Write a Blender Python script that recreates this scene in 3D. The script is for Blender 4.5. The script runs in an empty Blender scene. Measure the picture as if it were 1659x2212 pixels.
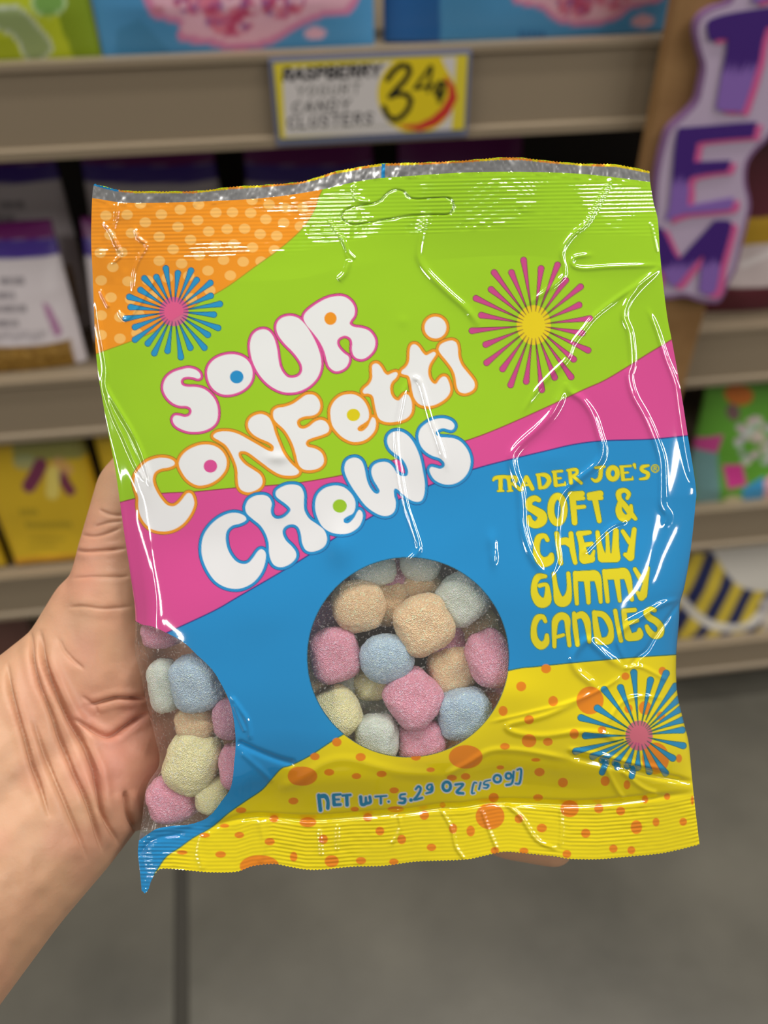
import bpy, bmesh, math
import numpy as np
from mathutils import Matrix, Vector

# ------------------------------------------------------------------ camera
F_PX, CX, CY = 1700.0, 829.5, 1106.0
CAM_H = 1.25
PITCH, ROLL, YAW = math.radians(41), math.radians(-1), math.radians(6.5)
cp, sp = math.cos(PITCH), math.sin(PITCH)
FWD = np.array([math.sin(YAW)*cp, math.cos(YAW)*cp, -sp])
_R = np.array([math.cos(YAW), -math.sin(YAW), 0.0])
_U = np.cross(_R, FWD)
RGT = math.cos(ROLL)*_R + math.sin(ROLL)*_U
UPV = -math.sin(ROLL)*_R + math.cos(ROLL)*_U
CAM = np.array([0, 0, CAM_H])
scene = bpy.context.scene
col = scene.collection
cd = bpy.data.cameras.new('camera'); co = bpy.data.objects.new('camera', cd); col.objects.link(co)
cd.sensor_fit = 'VERTICAL'; cd.sensor_height = 36.0; cd.lens = 36.0*F_PX/2212
cd.clip_start = 0.01
co.matrix_world = Matrix(((RGT[0], UPV[0], -FWD[0], CAM[0]), (RGT[1], UPV[1], -FWD[1], CAM[1]),
                          (RGT[2], UPV[2], -FWD[2], CAM[2]), (0, 0, 0, 1)))
cd.dof.use_dof = True; cd.dof.focus_distance = 0.217; cd.dof.aperture_fstop = 8.2
scene.camera = co

# ------------------------------------------------------------------ light
vs = scene.view_settings
vs.view_transform = 'Standard'; vs.look = 'None'; vs.exposure = 0.12; vs.gamma = 1.0; vs.use_curve_mapping = False
scene.cycles.use_denoising = True
scene.cycles.max_bounces = 8; scene.cycles.transparent_max_bounces = 12
w = bpy.data.worlds.new('world'); scene.world = w; w.use_nodes = True
w.node_tree.nodes['Background'].inputs[0].default_value = (1.0, 0.96, 0.9, 1)
w.node_tree.nodes['Background'].inputs[1].default_value = 0.20
LAMPS = [  # x, y, size x, size y : rows of linear fixtures on the store ceiling
    (-3.6, -2.7, .17, 1.5), (-3.6, -0.9, .17, 1.5), (2.9, -2.6, .19, 1.6), (2.9, -0.8, .19, 1.6), (4.7, -1.7, .17, 2.4), (-5.4, -1.7, .17, 2.4),
    (-0.75, 0.42, 1.2, .13), (0.85, 0.42, 1.2, .13), (-0.75, 2.0, 1.2, .13), (0.85, 2.0, 1.2, .13)]
CEIL = 3.7
for x, y, sx, sy in LAMPS:
    ld = bpy.data.lights.new('ceiling_light', 'AREA'); ld.shape = 'RECTANGLE'; ld.size = sx; ld.size_y = sy
    ld.energy = 56*sx*sy*math.pi; ld.color = (1, .97, .92)
    lo = bpy.data.objects.new('ceiling_light', ld); lo.location = (x, y, CEIL); col.objects.link(lo)

# ------------------------------------------------------------------ helpers
def lin(c):
    c = np.asarray(c, float)/255.0
    return np.where(c <= .04045, c/12.92, ((c+.055)/1.055)**2.4)
def W(px, py, z):
    px = np.asarray(px, float); py = np.asarray(py, float); z = np.asarray(z, float)
    d = FWD + ((px-CX)/F_PX)[..., None]*RGT - ((py-CY)/F_PX)[..., None]*UPV
    return CAM + d*z[..., None]
def on_y(px, py, y):
    d = FWD + (px-CX)/F_PX*RGT - (py-CY)/F_PX*UPV
    return CAM + d*(y/d[1])
def on_z(px, py, z):
    d = FWD + (px-CX)/F_PX*RGT - (py-CY)/F_PX*UPV
    return CAM + d*((z-CAM_H)/d[2])
def project(P):
    d = np.asarray(P) - CAM; z = d@FWD
    return CX + F_PX*(d@RGT)/z, CY - F_PX*(d@UPV)/z
def empty(name, loc=(0, 0, 0)):
    o = bpy.data.objects.new(name, None); o.location = loc; o.empty_display_size = .02; col.objects.link(o); return o
def tag(o, label, cat, group=None, kind=None):
    o['label'] = label
    if cat: o['category'] = cat
    if group: o['group'] = group
    if kind: o['kind'] = kind
    return o
def fast_mesh(name, V, Fq, color=None, mat=None, parent=None, smooth=True):
    V = np.asarray(V, np.float32).reshape(-1, 3); Fq = np.asarray(Fq, np.int32); k = Fq.shape[1]
    me = bpy.data.meshes.new(name)
    me.vertices.add(len(V)); me.vertices.foreach_set('co', V.ravel())
    me.loops.add(Fq.size); me.loops.foreach_set('vertex_index', Fq.ravel())
    me.polygons.add(len(Fq)); me.polygons.foreach_set('loop_start', np.arange(0, Fq.size, k, dtype=np.int32))
    me.polygons.foreach_set('use_smooth', np.full(len(Fq), smooth))
    if color is not None:
        a = me.color_attributes.new('print', 'FLOAT_COLOR', 'POINT')
        c4 = np.ones((len(V), 4), np.float32); c4[:, :3] = color; a.data.foreach_set('color', c4.ravel())
    me.update(calc_edges=True); me.validate()
    o = bpy.data.objects.new(name, me); col.objects.link(o)
    if mat: me.materials.append(mat)
    if parent:
        o.parent = parent; o.matrix_parent_inverse = Matrix.Translation(-Vector(parent.location))
    return o
def py_mesh(name, V, Fs, mat=None, parent=None, smooth=False):
    me = bpy.data.meshes.new(name); me.from_pydata([tuple(map(float, v)) for v in V], [], Fs); me.update()
    if smooth: me.polygons.foreach_set('use_smooth', [True]*len(me.polygons))
    o = bpy.data.objects.new(name, me); col.objects.link(o)
    if mat: me.materials.append(mat)
    if parent:
        o.parent = parent; o.matrix_parent_inverse = Matrix.Translation(-Vector(parent.location))
    return o
def box(name, lo, hi, mat, parent=None, bevel=0.0):
    bm = bmesh.new(); bmesh.ops.create_cube(bm, size=1)
    for v in bm.verts:
        v.co = Vector([(lo[i]+hi[i])/2 + v.co[i]*(hi[i]-lo[i]) for i in range(3)])
    if bevel:
        bmesh.ops.bevel(bm, geom=list(bm.edges), offset=bevel, segments=2, affect='EDGES', profile=.5)
    me = bpy.data.meshes.new(name); bm.to_mesh(me); bm.free()
    o = bpy.data.objects.new(name, me); col.objects.link(o); me.materials.append(mat)
    if parent:
        o.parent = parent; o.matrix_parent_inverse = Matrix.Translation(-Vector(parent.location))
    return o
def catmull(P, n=6, closed=False):
    P = np.asarray(P, float); m = len(P); out = []
    rng = range(m) if closed else range(m-1)
    for i in rng:
        if closed: a, b, c, d = P[(i-1) % m], P[i], P[(i+1) % m], P[(i+2) % m]
        else: a, b, c, d = P[max(i-1, 0)], P[i], P[i+1], P[min(i+2, m-1)]
        for k in range(n):
            t = k/n
            out.append(.5*((2*b)+(-a+c)*t+(2*a-5*b+4*c-d)*t*t+(-a+3*b-3*c+d)*t**3))
    if not closed: out.append(P[-1])
    return np.array(out)
def seg_dist(X, Y, a, b):
    dx, dy = b[0]-a[0], b[1]-a[1]; L = dx*dx+dy*dy+1e-12
    t = np.clip(((X-a[0])*dx+(Y-a[1])*dy)/L, 0, 1)
    return np.hypot(X-a[0]-t*dx, Y-a[1]-t*dy), t
def sd_poly(X, Y, P):
    d = np.full(X.shape, 1e9); ins = np.zeros(X.shape, bool); m = len(P)
    for i in range(m):
        a, b = P[i], P[(i+1) % m]
        d = np.minimum(d, seg_dist(X, Y, a, b)[0])
        if a[1] != b[1]:
            cr = ((a[1] > Y) != (b[1] > Y)) & (X < (b[0]-a[0])*(Y-a[1])/(b[1]-a[1])+a[0])
            ins ^= cr
    return np.where(ins, -d, d)
class Canvas:
    """flat print: colours for mesh points that carry photo-plane print coordinates X, Y"""
    def __init__(s, X, Y, base, aa=1.4):
        s.X = np.asarray(X, float).ravel(); s.Y = np.asarray(Y, float).ravel(); s.aa = aa
        s.C = np.tile(lin(base), (len(s.X), 1))
    def near(s, P, m):
        P = np.asarray(P); x0, y0 = P[:, 0].min()-m, P[:, 1].min()-m; x1, y1 = P[:, 0].max()+m, P[:, 1].max()+m
        return np.nonzero((s.X > x0) & (s.X < x1) & (s.Y > y0) & (s.Y < y1))[0]
    def mix(s, I, sd, c, op=1.0):
        a = (np.clip(.5-sd/s.aa, 0, 1)*op)[:, None]
        s.C[I] = s.C[I]*(1-a)+lin(c)*a
    def poly(s, P, c, op=1.0, line=None, lw=1.2):
        I = s.near(P, 6); sd = sd_poly(s.X[I], s.Y[I], np.asarray(P, float))
        s.mix(I, sd, c, op)
        if line is not None: s.mix(I, np.abs(sd)-lw, line)
    def stroke(s, P, c, r=None, op=1.0, grow=0.0):
        P = np.asarray(P, float)
        R = P[:, 2] if r is None else np.full(len(P), float(r))
        I = s.near(P, R.max()+grow+4)
        if not len(I): return
        X, Y = s.X[I], s.Y[I]; sd = np.full(len(I), 1e9)
        for i in range(max(len(P)-1, 1)):
            j = min(i+1, len(P)-1); d, t = seg_dist(X, Y, P[i], P[j]); sd = np.minimum(sd, d-(R[i]+(R[j]-R[i])*t))
        s.mix(I, sd-grow, c, op)
    def ell(s, x, y, rx, ry, c, op=1.0, line=None, lw=1.0):
        I = s.near([(x-rx, y-ry), (x+rx, y+ry)], 4)
        k = np.hypot((s.X[I]-x)/rx, (s.Y[I]-y)/ry); sd = (k-1)*min(rx, ry)
        s.mix(I, sd, c, op)
        if line is not None: s.mix(I, np.abs(sd)-lw, line)
def vnoise(x, y, seed=0):
    rs = np.random.RandomState(seed); T = rs.rand(256, 256)*2-1
    xi = np.floor(x).astype(int); yi = np.floor(y).astype(int); fx = x-xi; fy = y-yi
    fx = fx*fx*fx*(fx*(fx*6-15)+10); fy = fy*fy*fy*(fy*(fy*6-15)+10)
    g = lambda i, j: T[i % 256, j % 256]
    return (g(xi, yi)*(1-fx)+g(xi+1, yi)*fx)*(1-fy)+(g(xi, yi+1)*(1-fx)+g(xi+1, yi+1)*fx)*fy
def smooth01(x): x = np.clip(x, 0, 1); return x*x*(3-2*x)

# ------------------------------------------------------------------ materials
def mat(name, rgb=(200, 200, 200), rough=.5, spec=.5, metal=0.0):
    m = bpy.data.materials.new(name); m.use_nodes = True; b = m.node_tree.nodes['Principled BSDF']
    b.inputs['Base Color'].default_value = (*lin(rgb), 1); b.inputs['Roughness'].default_value = rough
    b.inputs['Specular IOR Level'].default_value = spec; b.inputs['Metallic'].default_value = metal
    return m
def N(m, t, **kw):
    n = m.node_tree.nodes.new(t)
    for k, v in kw.items(): setattr(n, k, v)
    return n
def link(m, a, b): m.node_tree.links.new(a, b)
def bsdf(m): return m.node_tree.nodes['Principled BSDF']
def add_bump(m, scale, strength, dist=.0005, detail=3, coord='Object'):
    tc = N(m, 'ShaderNodeTexCoord'); n = N(m, 'ShaderNodeTexNoise'); n.inputs['Scale'].default_value = scale; n.inputs['Detail'].default_value = detail
    b = N(m, 'ShaderNodeBump'); b.inputs['Strength'].default_value = strength; b.inputs['Distance'].default_value = dist
    link(m, tc.outputs[coord], n.inputs['Vector']); link(m, n.outputs['Fac'], b.inputs['Height']); link(m, b.outputs[0], bsdf(m).inputs['Normal'])
    return n
def noise_color(m, scale, c0, c1, detail=4, lo=.35, hi=.65, coord='Object'):
    tc = N(m, 'ShaderNodeTexCoord'); n = N(m, 'ShaderNodeTexNoise'); n.inputs['Scale'].default_value = scale; n.inputs['Detail'].default_value = detail
    r = N(m, 'ShaderNodeValToRGB'); r.color_ramp.elements[0].position = lo; r.color_ramp.elements[1].position = hi
    r.color_ramp.elements[0].color = (*lin(c0), 1); r.color_ramp.elements[1].color = (*lin(c1), 1)
    link(m, tc.outputs[coord], n.inputs['Vector']); link(m, n.outputs['Fac'], r.inputs[0]); link(m, r.outputs[0], bsdf(m).inputs['Base Color'])
def print_mat(name, rough=.3, spec=.5):
    m = mat(name, rough=rough, spec=spec); a = N(m, 'ShaderNodeVertexColor', layer_name='print')
    link(m, a.outputs['Color'], bsdf(m).inputs['Base Color']); return m
M_film = print_mat('printed_glossy_film', .06, .7)
bsdf(M_film).inputs['Coat Weight'].default_value = 1.0; bsdf(M_film).inputs['Coat Roughness'].default_value = .05; bsdf(M_film).inputs['Coat IOR'].default_value = 1.6
# thin film lets some light through to the candies
_t = N(M_film, 'ShaderNodeBsdfTranslucent'); _m = N(M_film, 'ShaderNodeMixShader'); _m.inputs[0].default_value = .2
_o = M_film.node_tree.nodes['Material Output']
link(M_film, [n for n in M_film.node_tree.nodes if n.bl_idname == 'ShaderNodeVertexColor'][0].outputs[0], _t.inputs[0])
link(M_film, bsdf(M_film).outputs[0], _m.inputs[1]); link(M_film, _t.outputs[0], _m.inputs[2]); link(M_film, _m.outputs[0], _o.inputs[0])
M_strip = print_mat('crimped_foil_strip', .24, .9); bsdf(M_strip).inputs['Metallic'].default_value = .7
M_pouch = print_mat('printed_pouch_film', .32, .4)
M_card = print_mat('printed_card', .5, .3)
M_clear = bpy.data.materials.new('clear_window_film'); M_clear.use_nodes = True
nt = M_clear.node_tree; nt.nodes.clear()
o_ = nt.nodes.new('ShaderNodeOutputMaterial'); mx = nt.nodes.new('ShaderNodeMixShader'); tr = nt.nodes.new('ShaderNodeBsdfTransparent')
gl = nt.nodes.new('ShaderNodeBsdfGlossy'); fr = nt.nodes.new('ShaderNodeFresnel'); mx2 = nt.nodes.new('ShaderNodeMixShader'); df = nt.nodes.new('ShaderNodeBsdfDiffuse')
tr.inputs[0].default_value = (.95, .95, .94, 1); gl.inputs['Roughness'].default_value = .1; fr.inputs[0].default_value = 1.45
df.inputs[0].default_value = (.55, .53, .5, 1)
tc = nt.nodes.new('ShaderNodeTexCoord'); nz = nt.nodes.new('ShaderNodeTexNoise'); nz.inputs['Scale'].default_value = 1700; nz.inputs['Detail'].default_value = 1
rp = nt.nodes.new('ShaderNodeMapRange'); rp.inputs[1].default_value = .58; rp.inputs[2].default_value = .78; rp.inputs[3].default_value = .05; rp.inputs[4].default_value = .34
L = nt.links
L.new(tc.outputs['Object'], nz.inputs['Vector']); L.new(nz.outputs['Fac'], rp.inputs[0])
L.new(tr.outputs[0], mx2.inputs[1]); L.new(df.outputs[0], mx2.inputs[2]); L.new(rp.outputs[0], mx2.inputs[0])
geo = nt.nodes.new('ShaderNodeNewGeometry'); ior = nt.nodes.new('ShaderNodeMapRange'); ior.inputs[3].default_value = 1.45; ior.inputs[4].default_value = 1/1.45
L.new(geo.outputs['Backfacing'], ior.inputs[0]); L.new(ior.outputs[0], fr.inputs[0])      # thin sheet: same reflection from both sides
L.new(fr.outputs[0], mx.inputs[0]); L.new(mx2.outputs[0], mx.inputs[1]); L.new(gl.outputs[0], mx.inputs[2]); L.new(mx.outputs[0], o_.inputs[0])

# ================================================================== setting
D = 0.80                                   # rack front plane
LIP = [1.10, 0.79, 0.494, 0.176]           # tops of the price rails
LIPH = .078
M_floor = mat('polished_concrete', (120, 116, 104), .34, .5)
noise_color(M_floor, 3.2, (76, 73, 65), (108, 104, 93), 6, .3, .7); add_bump(M_floor, 40, .15, .002)
M_joint = mat('dark_joint', (64, 61, 55), .8, .2)
fl = py_mesh('floor', [(-4, -3, -.003), (4, -3, -.003), (4, 3, -.003), (-4, 3, -.003)], [(0, 1, 2, 3)], M_joint)
tag(fl, 'grey polished concrete store floor with a dark straight joint', None, kind='structure')
jx = on_z(392, 2000, 0)[0]; j2 = on_z(392, 2180, 0)[0]
y1 = on_z(392, 2000, 0)[1]; y2 = on_z(392, 2180, 0)[1]
def jl(y): return jx+(j2-jx)*(y-y1)/(y2-y1)
for xs in (((-4, -4), (jl(3)-.011, jl(-3)-.011)), ((jl(3)+.011, jl(-3)+.011), (4, 4))):
    (a0, a1), (b0, b1) = xs
    V = [(a1, -3, 0), (b1, -3, 0), (b0, 3, 0), (a0, 3, 0)]
    py_mesh('slab', V+[(x, y, -.003) for x, y, z in V], [(0, 1, 2, 3), (4, 5, 1, 0), (5, 6, 2, 1), (6, 7, 3, 2), (7, 4, 0, 3)], M_floor, fl)

M_metal = mat('beige_powder_coated_steel', (136, 121, 100), .45, .4); add_bump(M_metal, 900, .1, .0002)
M_dark = mat('dark_shelf_steel', (70, 66, 62), .6, .3)
rack = empty('shelf_rack', (.3, D, 0))
tag(rack, 'beige steel store shelving rack with four shelves and wide price rails', 'shelf')
XL, XR = -1.25, 1.9
for z in LIP:
    # rail: folded lip with a thin bright top hem and bottom hem
    pr = []
    prof = [(.02, -.012), (.02, 0), (-.001, 0), (-.001, -.006), (.002, -.008), (.002, -LIPH+.010), (-.003, -LIPH+.008), (-.003, -LIPH), (.02, -LIPH), (.02, -LIPH+.004)]
    V = [(x, D+a, z+b) for x in (XL, XR) for a, b in prof]; n = len(prof)
    py_mesh('price_rail', V, [(i, i+1, n+i+1, n+i) for i in range(n-1)], M_metal, rack)
    box('shelf_board', (XL, D+.004, z-.03), (XR, D+.42, z-.004), M_metal, rack)
box('back_panel', (XL, D+.42, .02), (XR, D+.44, 1.9), M_dark, rack)
box('base_plinth', (XL, D+.06, 0), (XR, D+.42, .1), M_dark, rack)
for x in (XL-.03, XR):
    box('upright', (x, D+.02, 0), (x+.03, D+.44, 1.9), M_dark, rack)

# ================================================================== background goods
def pouch(name, x0, x1, z0, z1, y, paint, label, cat='bag', group=None, lean=0.0, bulge=.02, nx=84, nz=100, boxy=False, taper=0.0, base=(255, 255, 255)):
    """upright pouch or carton; the print is given in photo coordinates of its flat front"""
    u = np.linspace(0, 1, nx); v = np.linspace(0, 1, nz); U, Vv = np.meshgrid(u, v)
    xc = (x0+x1)/2; half = (x1-x0)/2
    Xw = xc+(U*2-1)*half*(1-taper*Vv); Zw = z0+(z1-z0)*Vv; Yw = y+lean*Vv
    px, py = project(np.stack([Xw, Yw, Zw], -1))
    cv = Canvas(px, py, base, 2.5); paint(cv)
    if boxy: e = np.minimum(1, 12*np.minimum(np.minimum(U, 1-U), np.minimum(Vv, 1-Vv)))**.5
    else: e = (1-np.abs(2*U-1)**3)**.8*np.clip(np.minimum(Vv*4+.5, (1-Vv)*2.2), 0, 1)**.7
    e = e*(1+.06*vnoise(U*5, Vv*6, 3))
    front = np.stack([Xw, Yw-bulge*e, Zw], -1).reshape(-1, 3)
    i = np.arange((nz-1)*nx).reshape(nz-1, nx)[:, :-1].ravel()
    q = np.stack([i, i+1, i+nx+1, i+nx], 1)
    ring = np.concatenate([np.arange(nx), nx-1+nx*np.arange(1, nz), (nz-1)*nx+np.arange(nx-2, -1, -1), nx*np.arange(nz-2, 0, -1)])
    rn = np.roll(ring, -1)
    # back: rim moved rearward, then a smaller inner rim, closed by a fan
    P0 = np.stack([Xw, Yw, Zw], -1).reshape(-1, 3)[ring]; cen = P0.mean(0)
    rim1 = P0+(0, .004, 0); rim2 = cen+(P0-cen)*.75+(0, bulge+.004, 0); nr = len(ring); n0 = nx*nz
    k1 = n0+np.arange(nr); k2 = k1+nr; kc = n0+2*nr
    side = np.concatenate([np.stack([rn, ring, k1, np.roll(k1, -1)], 1), np.stack([np.roll(k1, -1), k1, k2, np.roll(k2, -1)], 1)])
    fan = np.stack([np.roll(k2, -1)[::2], k2[::2], np.full(len(k2[::2]), kc), np.roll(k2, -2)[::2]], 1)
    cr = cv.C[ring]
    o = fast_mesh(name, np.concatenate([front, rim1, rim2, [cen+(0, bulge*1.2+.004, 0)]]), np.concatenate([q, side, fan]), np.concatenate([cv.C, cr, cr, cr[:1]]), M_pouch)
    tag(o, label, cat, group); return o
def pxx(px, py, y): return on_y(px, py, y)[0]
def pxz(px, py, y): return on_y(px, py, y)[2]

SPL1 = [(300, -120), (318, 0), (325, 12), (333, 30), (388, 46), (384, 68), (390, 80), (413, 86), (456, 91), (498, 103), (540, 101), (591, 86), (641, 55), (700, 30), (760, 20), (780, -60), (700, -140)]
SPL2 = [(1060, -120), (1095, -10), (1113, 3), (1157, 13), (1177, 30), (1201, 44), (1241, 50), (1289, 47), (1329, 34), (1356, 13), (1430, -8), (1440, -100)]
rs = np.random.RandomState(4)
def berries(cv, pts, n):
    for cx_, cy_, r in pts:
        cv.ell(cx_, cy_, r, r*.95, (205, 105, 140))
        for k in range(n):
            a = rs.rand()*6.28; q = r*math.sqrt(rs.rand())*.95
            cv.ell(cx_+q*math.cos(a), cy_+q*math.sin(a), r*.17, r*.17, [(190, 60, 100), (235, 190, 205), (150, 90, 150), (225, 130, 150)][k % 4], .8)
def paint_blue1(cv):
    cv.poly([(430, 40), (520, 118), (800, 118), (250, 118)], (60, 130, 180), .0)
    cv.poly(catmull(SPL1, 5, True), (212, 130, 170)); cv.poly(catmull((np.array(SPL1)-(540, -40))*.94+(540, -48), 5, True), (230, 178, 196))
    berries(cv, [(500, 20, 55), (610, -10, 48), (420, -20, 45)], 46)
    cv.ell(679, 66, 24, 13, (225, 175, 195)); cv.ell(345, 12, 14, 9, (205, 130, 150))
    cv.poly([(255, 60), (305, 35), (330, 60), (380, 118), (250, 118)], (62, 128, 168), .55)
def paint_blue2(cv):
    cv.poly([(700, -200), (940, -200), (947, 110), (700, 130)], (40, 100, 165), 1)  # shaded, set-back side of the pouch, painted in as a darker blue
    cv.poly(catmull(SPL2, 5, True), (212, 130, 170)); cv.poly(catmull((np.array(SPL2)-(1250, -40))*.93+(1250, -46), 5, True), (232, 180, 196))
    berries(cv, [(1230, -5, 40), (1310, -20, 40)], 40)
    cv.ell(1381, 42, 26, 14, (222, 170, 185))
    for k in range(5): cv.stroke([(1115+k*12, 62), (1118+k*12, 74)], (40, 90, 150), 3)
    for k in range(7): cv.stroke([(1112+k*9, 82), (1116+k*9, 88)], (40, 90, 150), 2)
def paint_green(cv):
    cv.poly([(150, -200), (190, -50), (225, 125), (165, 125), (140, 60), (110, -60)], (128, 150, 30))
    cv.poly(catmull([(-10, 20), (30, 5), (60, 15), (105, 70), (118, 98), (95, 122), (70, 130), (40, 70), (0, 50)], 5, True), (150, 168, 110), 1, (206, 214, 196), 2.5)
    cv.ell(112, -2, 34, 30, (120, 165, 80), 1, (190, 215, 160), 2.5)
    cv.poly([(0, 80), (40, 75), (60, 140), (0, 140)], (160, 175, 30), .8)
yb = D+.035
pouch('snack_pouch', pxx(-260, 128, yb), pxx(219, 118, yb), LIP[0]-.003, LIP[0]+.3, yb, paint_green, 'lime green snack pouch with a grey-green bar drawn on it, top shelf left', group='pouches on the top shelf', base=(186, 198, 40))
pouch('snack_pouch', pxx(222, 118, yb), pxx(808, 88, yb), LIP[0]-.003, LIP[0]+.3, yb, paint_blue1, 'sky blue snack pouch with a pink berry splash, beside the lime green pouch', group='pouches on the top shelf', base=(78, 148, 198), nx=140, nz=120)
pouch('snack_pouch', pxx(830, 90, yb+.012), pxx(1445, 70, yb+.012), LIP[0]-.003, LIP[0]+.3, yb+.012, paint_blue2, 'sky blue snack pouch with a pink splash, nearest the wooden post', group='pouches on the top shelf', base=(78, 148, 198), nx=140, nz=120)

def paint_white(dx, dy=0):
    def f(cv):
        S = lambda P: [(x+dx, y+dy) for x, y in P]
        cv.poly(S([(-300, 300), (400, 300), (400, 512), (-300, 512)]), (110, 30, 100))
        cv.poly(S([(-300, 512), (400, 512), (400, 546), (-300, 552)]), (70, 45, 140))
        for (y, xs) in ((592, (10, 56)), (620, (0, 40)), (648, (-12, 65)), (680, (-20, 48)), (702, (-40, 110)), (711, (-40, 100))):
            x = xs[0]
            while x < xs[1]:
                cv.stroke([(x+dx, y-5+dy), (x+dx+3, y+5+dy)], (120, 112, 118), 3.5 if y < 700 else 1.6, .8); x += 9
        cv.poly(catmull(S([(98, 640), (112, 648), (128, 680), (138, 706), (126, 712), (114, 684)]), 4, True), (158, 78, 140), .8)
        q = S([(-300, 738), (155, 724), (178, 830), (-300, 850)])
        cv.poly(q, (140, 104, 40))
        r2 = np.random.RandomState(9)
        for k in range(260):
            x, y = r2.rand()*300-150, 734+r2.rand()*76
            cv.ell(x+dx, y+dy, 4, 3, (178, 140, 70) if k % 2 else (108, 76, 26), .6)
    return f
yw = D+.045
# rear row of white pouches first, then the front row
xa = pxx(196, 803, yw)
wid = .165
cols = [xa-wid, xa+.012, xa+wid+.03, xa+2*wid+.045]
words = ['far left of the shelf', 'behind the candy bag\'s top left corner', 'third from the left', 'fourth from the left']
for k, x0 in enumerate(cols):
    dx = (project((x0+wid, yw, .85))[0]-project((xa, yw, .85))[0])
    for row, (dy, ln) in enumerate(((0, .05), (.085, .05))):
        pouch('cereal_pouch', x0, x0+wid, LIP[1]-.003, (pxz(60, 478, yw+.05) if row == 0 else LIP[1]+.225), yw+dy, paint_white(dx, -162*row),
              'white and purple grain pouch, %s row, %s' % (('front', 'rear')[row], words[k]),
              group='white and purple pouches on the second shelf', lean=ln, bulge=.022, nx=80, nz=100, taper=.12, base=(214, 204, 206))
def paint_maroon(cv):
    cv.poly([(1500, 470), (1800, 440), (1800, 520), (1500, 540)], (190, 150, 40)); cv.poly([(1500, 530), (1800, 490), (1800, 600), (1500, 610)], (222, 206, 206))
    cv.stroke([(1590, 560), (1680, 515)], (245, 235, 235), 6)
ym = D+.06
pouch('snack_pouch', pxx(1490, 640, ym), pxx(1790, 640, ym), LIP[1]-.003, LIP[1]+.2, ym, paint_maroon, 'maroon pouch with a yellow stripe and pale lower half, behind the purple letters', group='pouches right of the wooden post', base=(96, 36, 48))
def paint_yellow(dx):
    def f(cv):
        S = lambda P: [(x+dx, y) for x, y in P]
        cv.poly(S([(30, 940), (240, 930), (240, 975), (35, 982)]), (120, 130, 80), .8)
        cv.ell(60+dx, 985, 26, 16, (150, 160, 120), .7)
        cv.stroke(S([(92, 990), (82, 1012), (68, 1035)]), (118, 50, 80), 15); cv.stroke(S([(138, 1012), (146, 1030), (156, 1045)]), (118, 50, 76), 11)
        cv.stroke(S([(120, 1005), (118, 1050)]), (232, 216, 120), 14, .7); cv.stroke(S([(130, 985), (150, 1000)]), (210, 150, 120), 12, .5)
        for y, a, b, wd in ((1090, 50, 85, 7), (1118, 62, 155, 7), (1148, 70, 150, 3), (1164, 68, 120, 3)):
            x = a
            while x < b:
                cv.stroke(S([(x, y-wd+4), (x+4, y+wd-2)]), (134, 120, 30), 3 if wd > 5 else 2, .8); x += 10
        cv.poly(S([(35, 1190), (240, 1175), (240, 1240), (40, 1240)]), (238, 170, 40), .8)
        cv.poly(S([(150, 1216), (240, 1206), (240, 1240), (150, 1240)]), (200, 110, 50), .6)
        cv.poly(S([(190, 960), (240, 960), (240, 1240), (200, 1240)]), (200, 150, 20), .4)
        cv.poly(S([(-60, 1150), (25, 1140), (40, 1240), (-60, 1240)]), (206, 110, 110), .0)
    return f
yy = D+.03
xq = pxx(42, 1232, yy); wq = .135
for k, nm in enumerate(('cut off by the left edge of the picture', 'standing left of the hand', 'half hidden by the thumb', 'hidden mostly by the candy bag')):
    x0 = xq+(k-1)*(wq+.012)
    dx = (project((x0, yy, .6))[0]-project((xq, yy, .6))[0])
    pouch('snack_box', x0, x0+wq, LIP[2]-.003, LIP[2]+.2, yy, paint_yellow(dx), 'yellow snack box with two purple beans, %s' % nm, 'box', 'yellow boxes on the third shelf', boxy=True, bulge=.014, lean=.02, nx=80, nz=90, base=(206, 170, 38))
def paint_sour(dx):
    def f(cv):
        S = lambda P: [(x+dx, y) for x, y in P]
        cv.ell(1590+dx, 846, 30, 20, (200, 110, 40)); cv.ell(1575+dx, 880, 14, 16, (120, 90, 90))
        cv.poly(S([(1480, 960), (1500, 945), (1552, 925), (1540, 965), (1495, 968)]), (196, 70, 140))
        cv.poly(S([(1490, 968), (1540, 965), (1545, 1080), (1500, 1100)]), (110, 150, 150))
        cv.poly(S([(1550, 990), (1590, 985), (1600, 1030), (1560, 1040)]), (205, 60, 140)); cv.poly(S([(1590, 1040), (1635, 1010), (1640, 1085), (1600, 1090)]), (60, 150, 200))
        cv.poly(S([(1635, 1020), (1680, 980), (1690, 1110), (1645, 1100)]), (226, 170, 180))
        r3 = np.random.RandomState(5)
        for k in range(90):
            x, y = 1580+r3.randn()*0+r3.rand()*110, 890+r3.rand()*95
            if x+ y*.3 < 1850: continue
            cv.ell(x+dx, y, 7, 6, [(220, 200, 190), (205, 170, 180), (190, 205, 190), (180, 170, 190)][k % 4], .75)
        cv.ell(1575+dx, 1070, 20, 14, (226, 206, 170), .8)
    return f
yg = D+.03
for k, nm in enumerate(('seen right behind the candy bag', 'at the right picture edge')):
    x0 = pxx(1470, 1100, yg)+k*.2
    dx = project((x0, yg, .6))[0]-project((pxx(1470, 1100, yg), yg, .6))[0]
    pouch('candy_pouch', x0, x0+.19, LIP[2]-.003, LIP[2]+.2, yg, paint_sour(dx), 'green, pink and blue candy pouch on the third shelf, %s' % nm, group='green candy pouches on the third shelf', lean=.03, base=(96, 158, 50))
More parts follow.
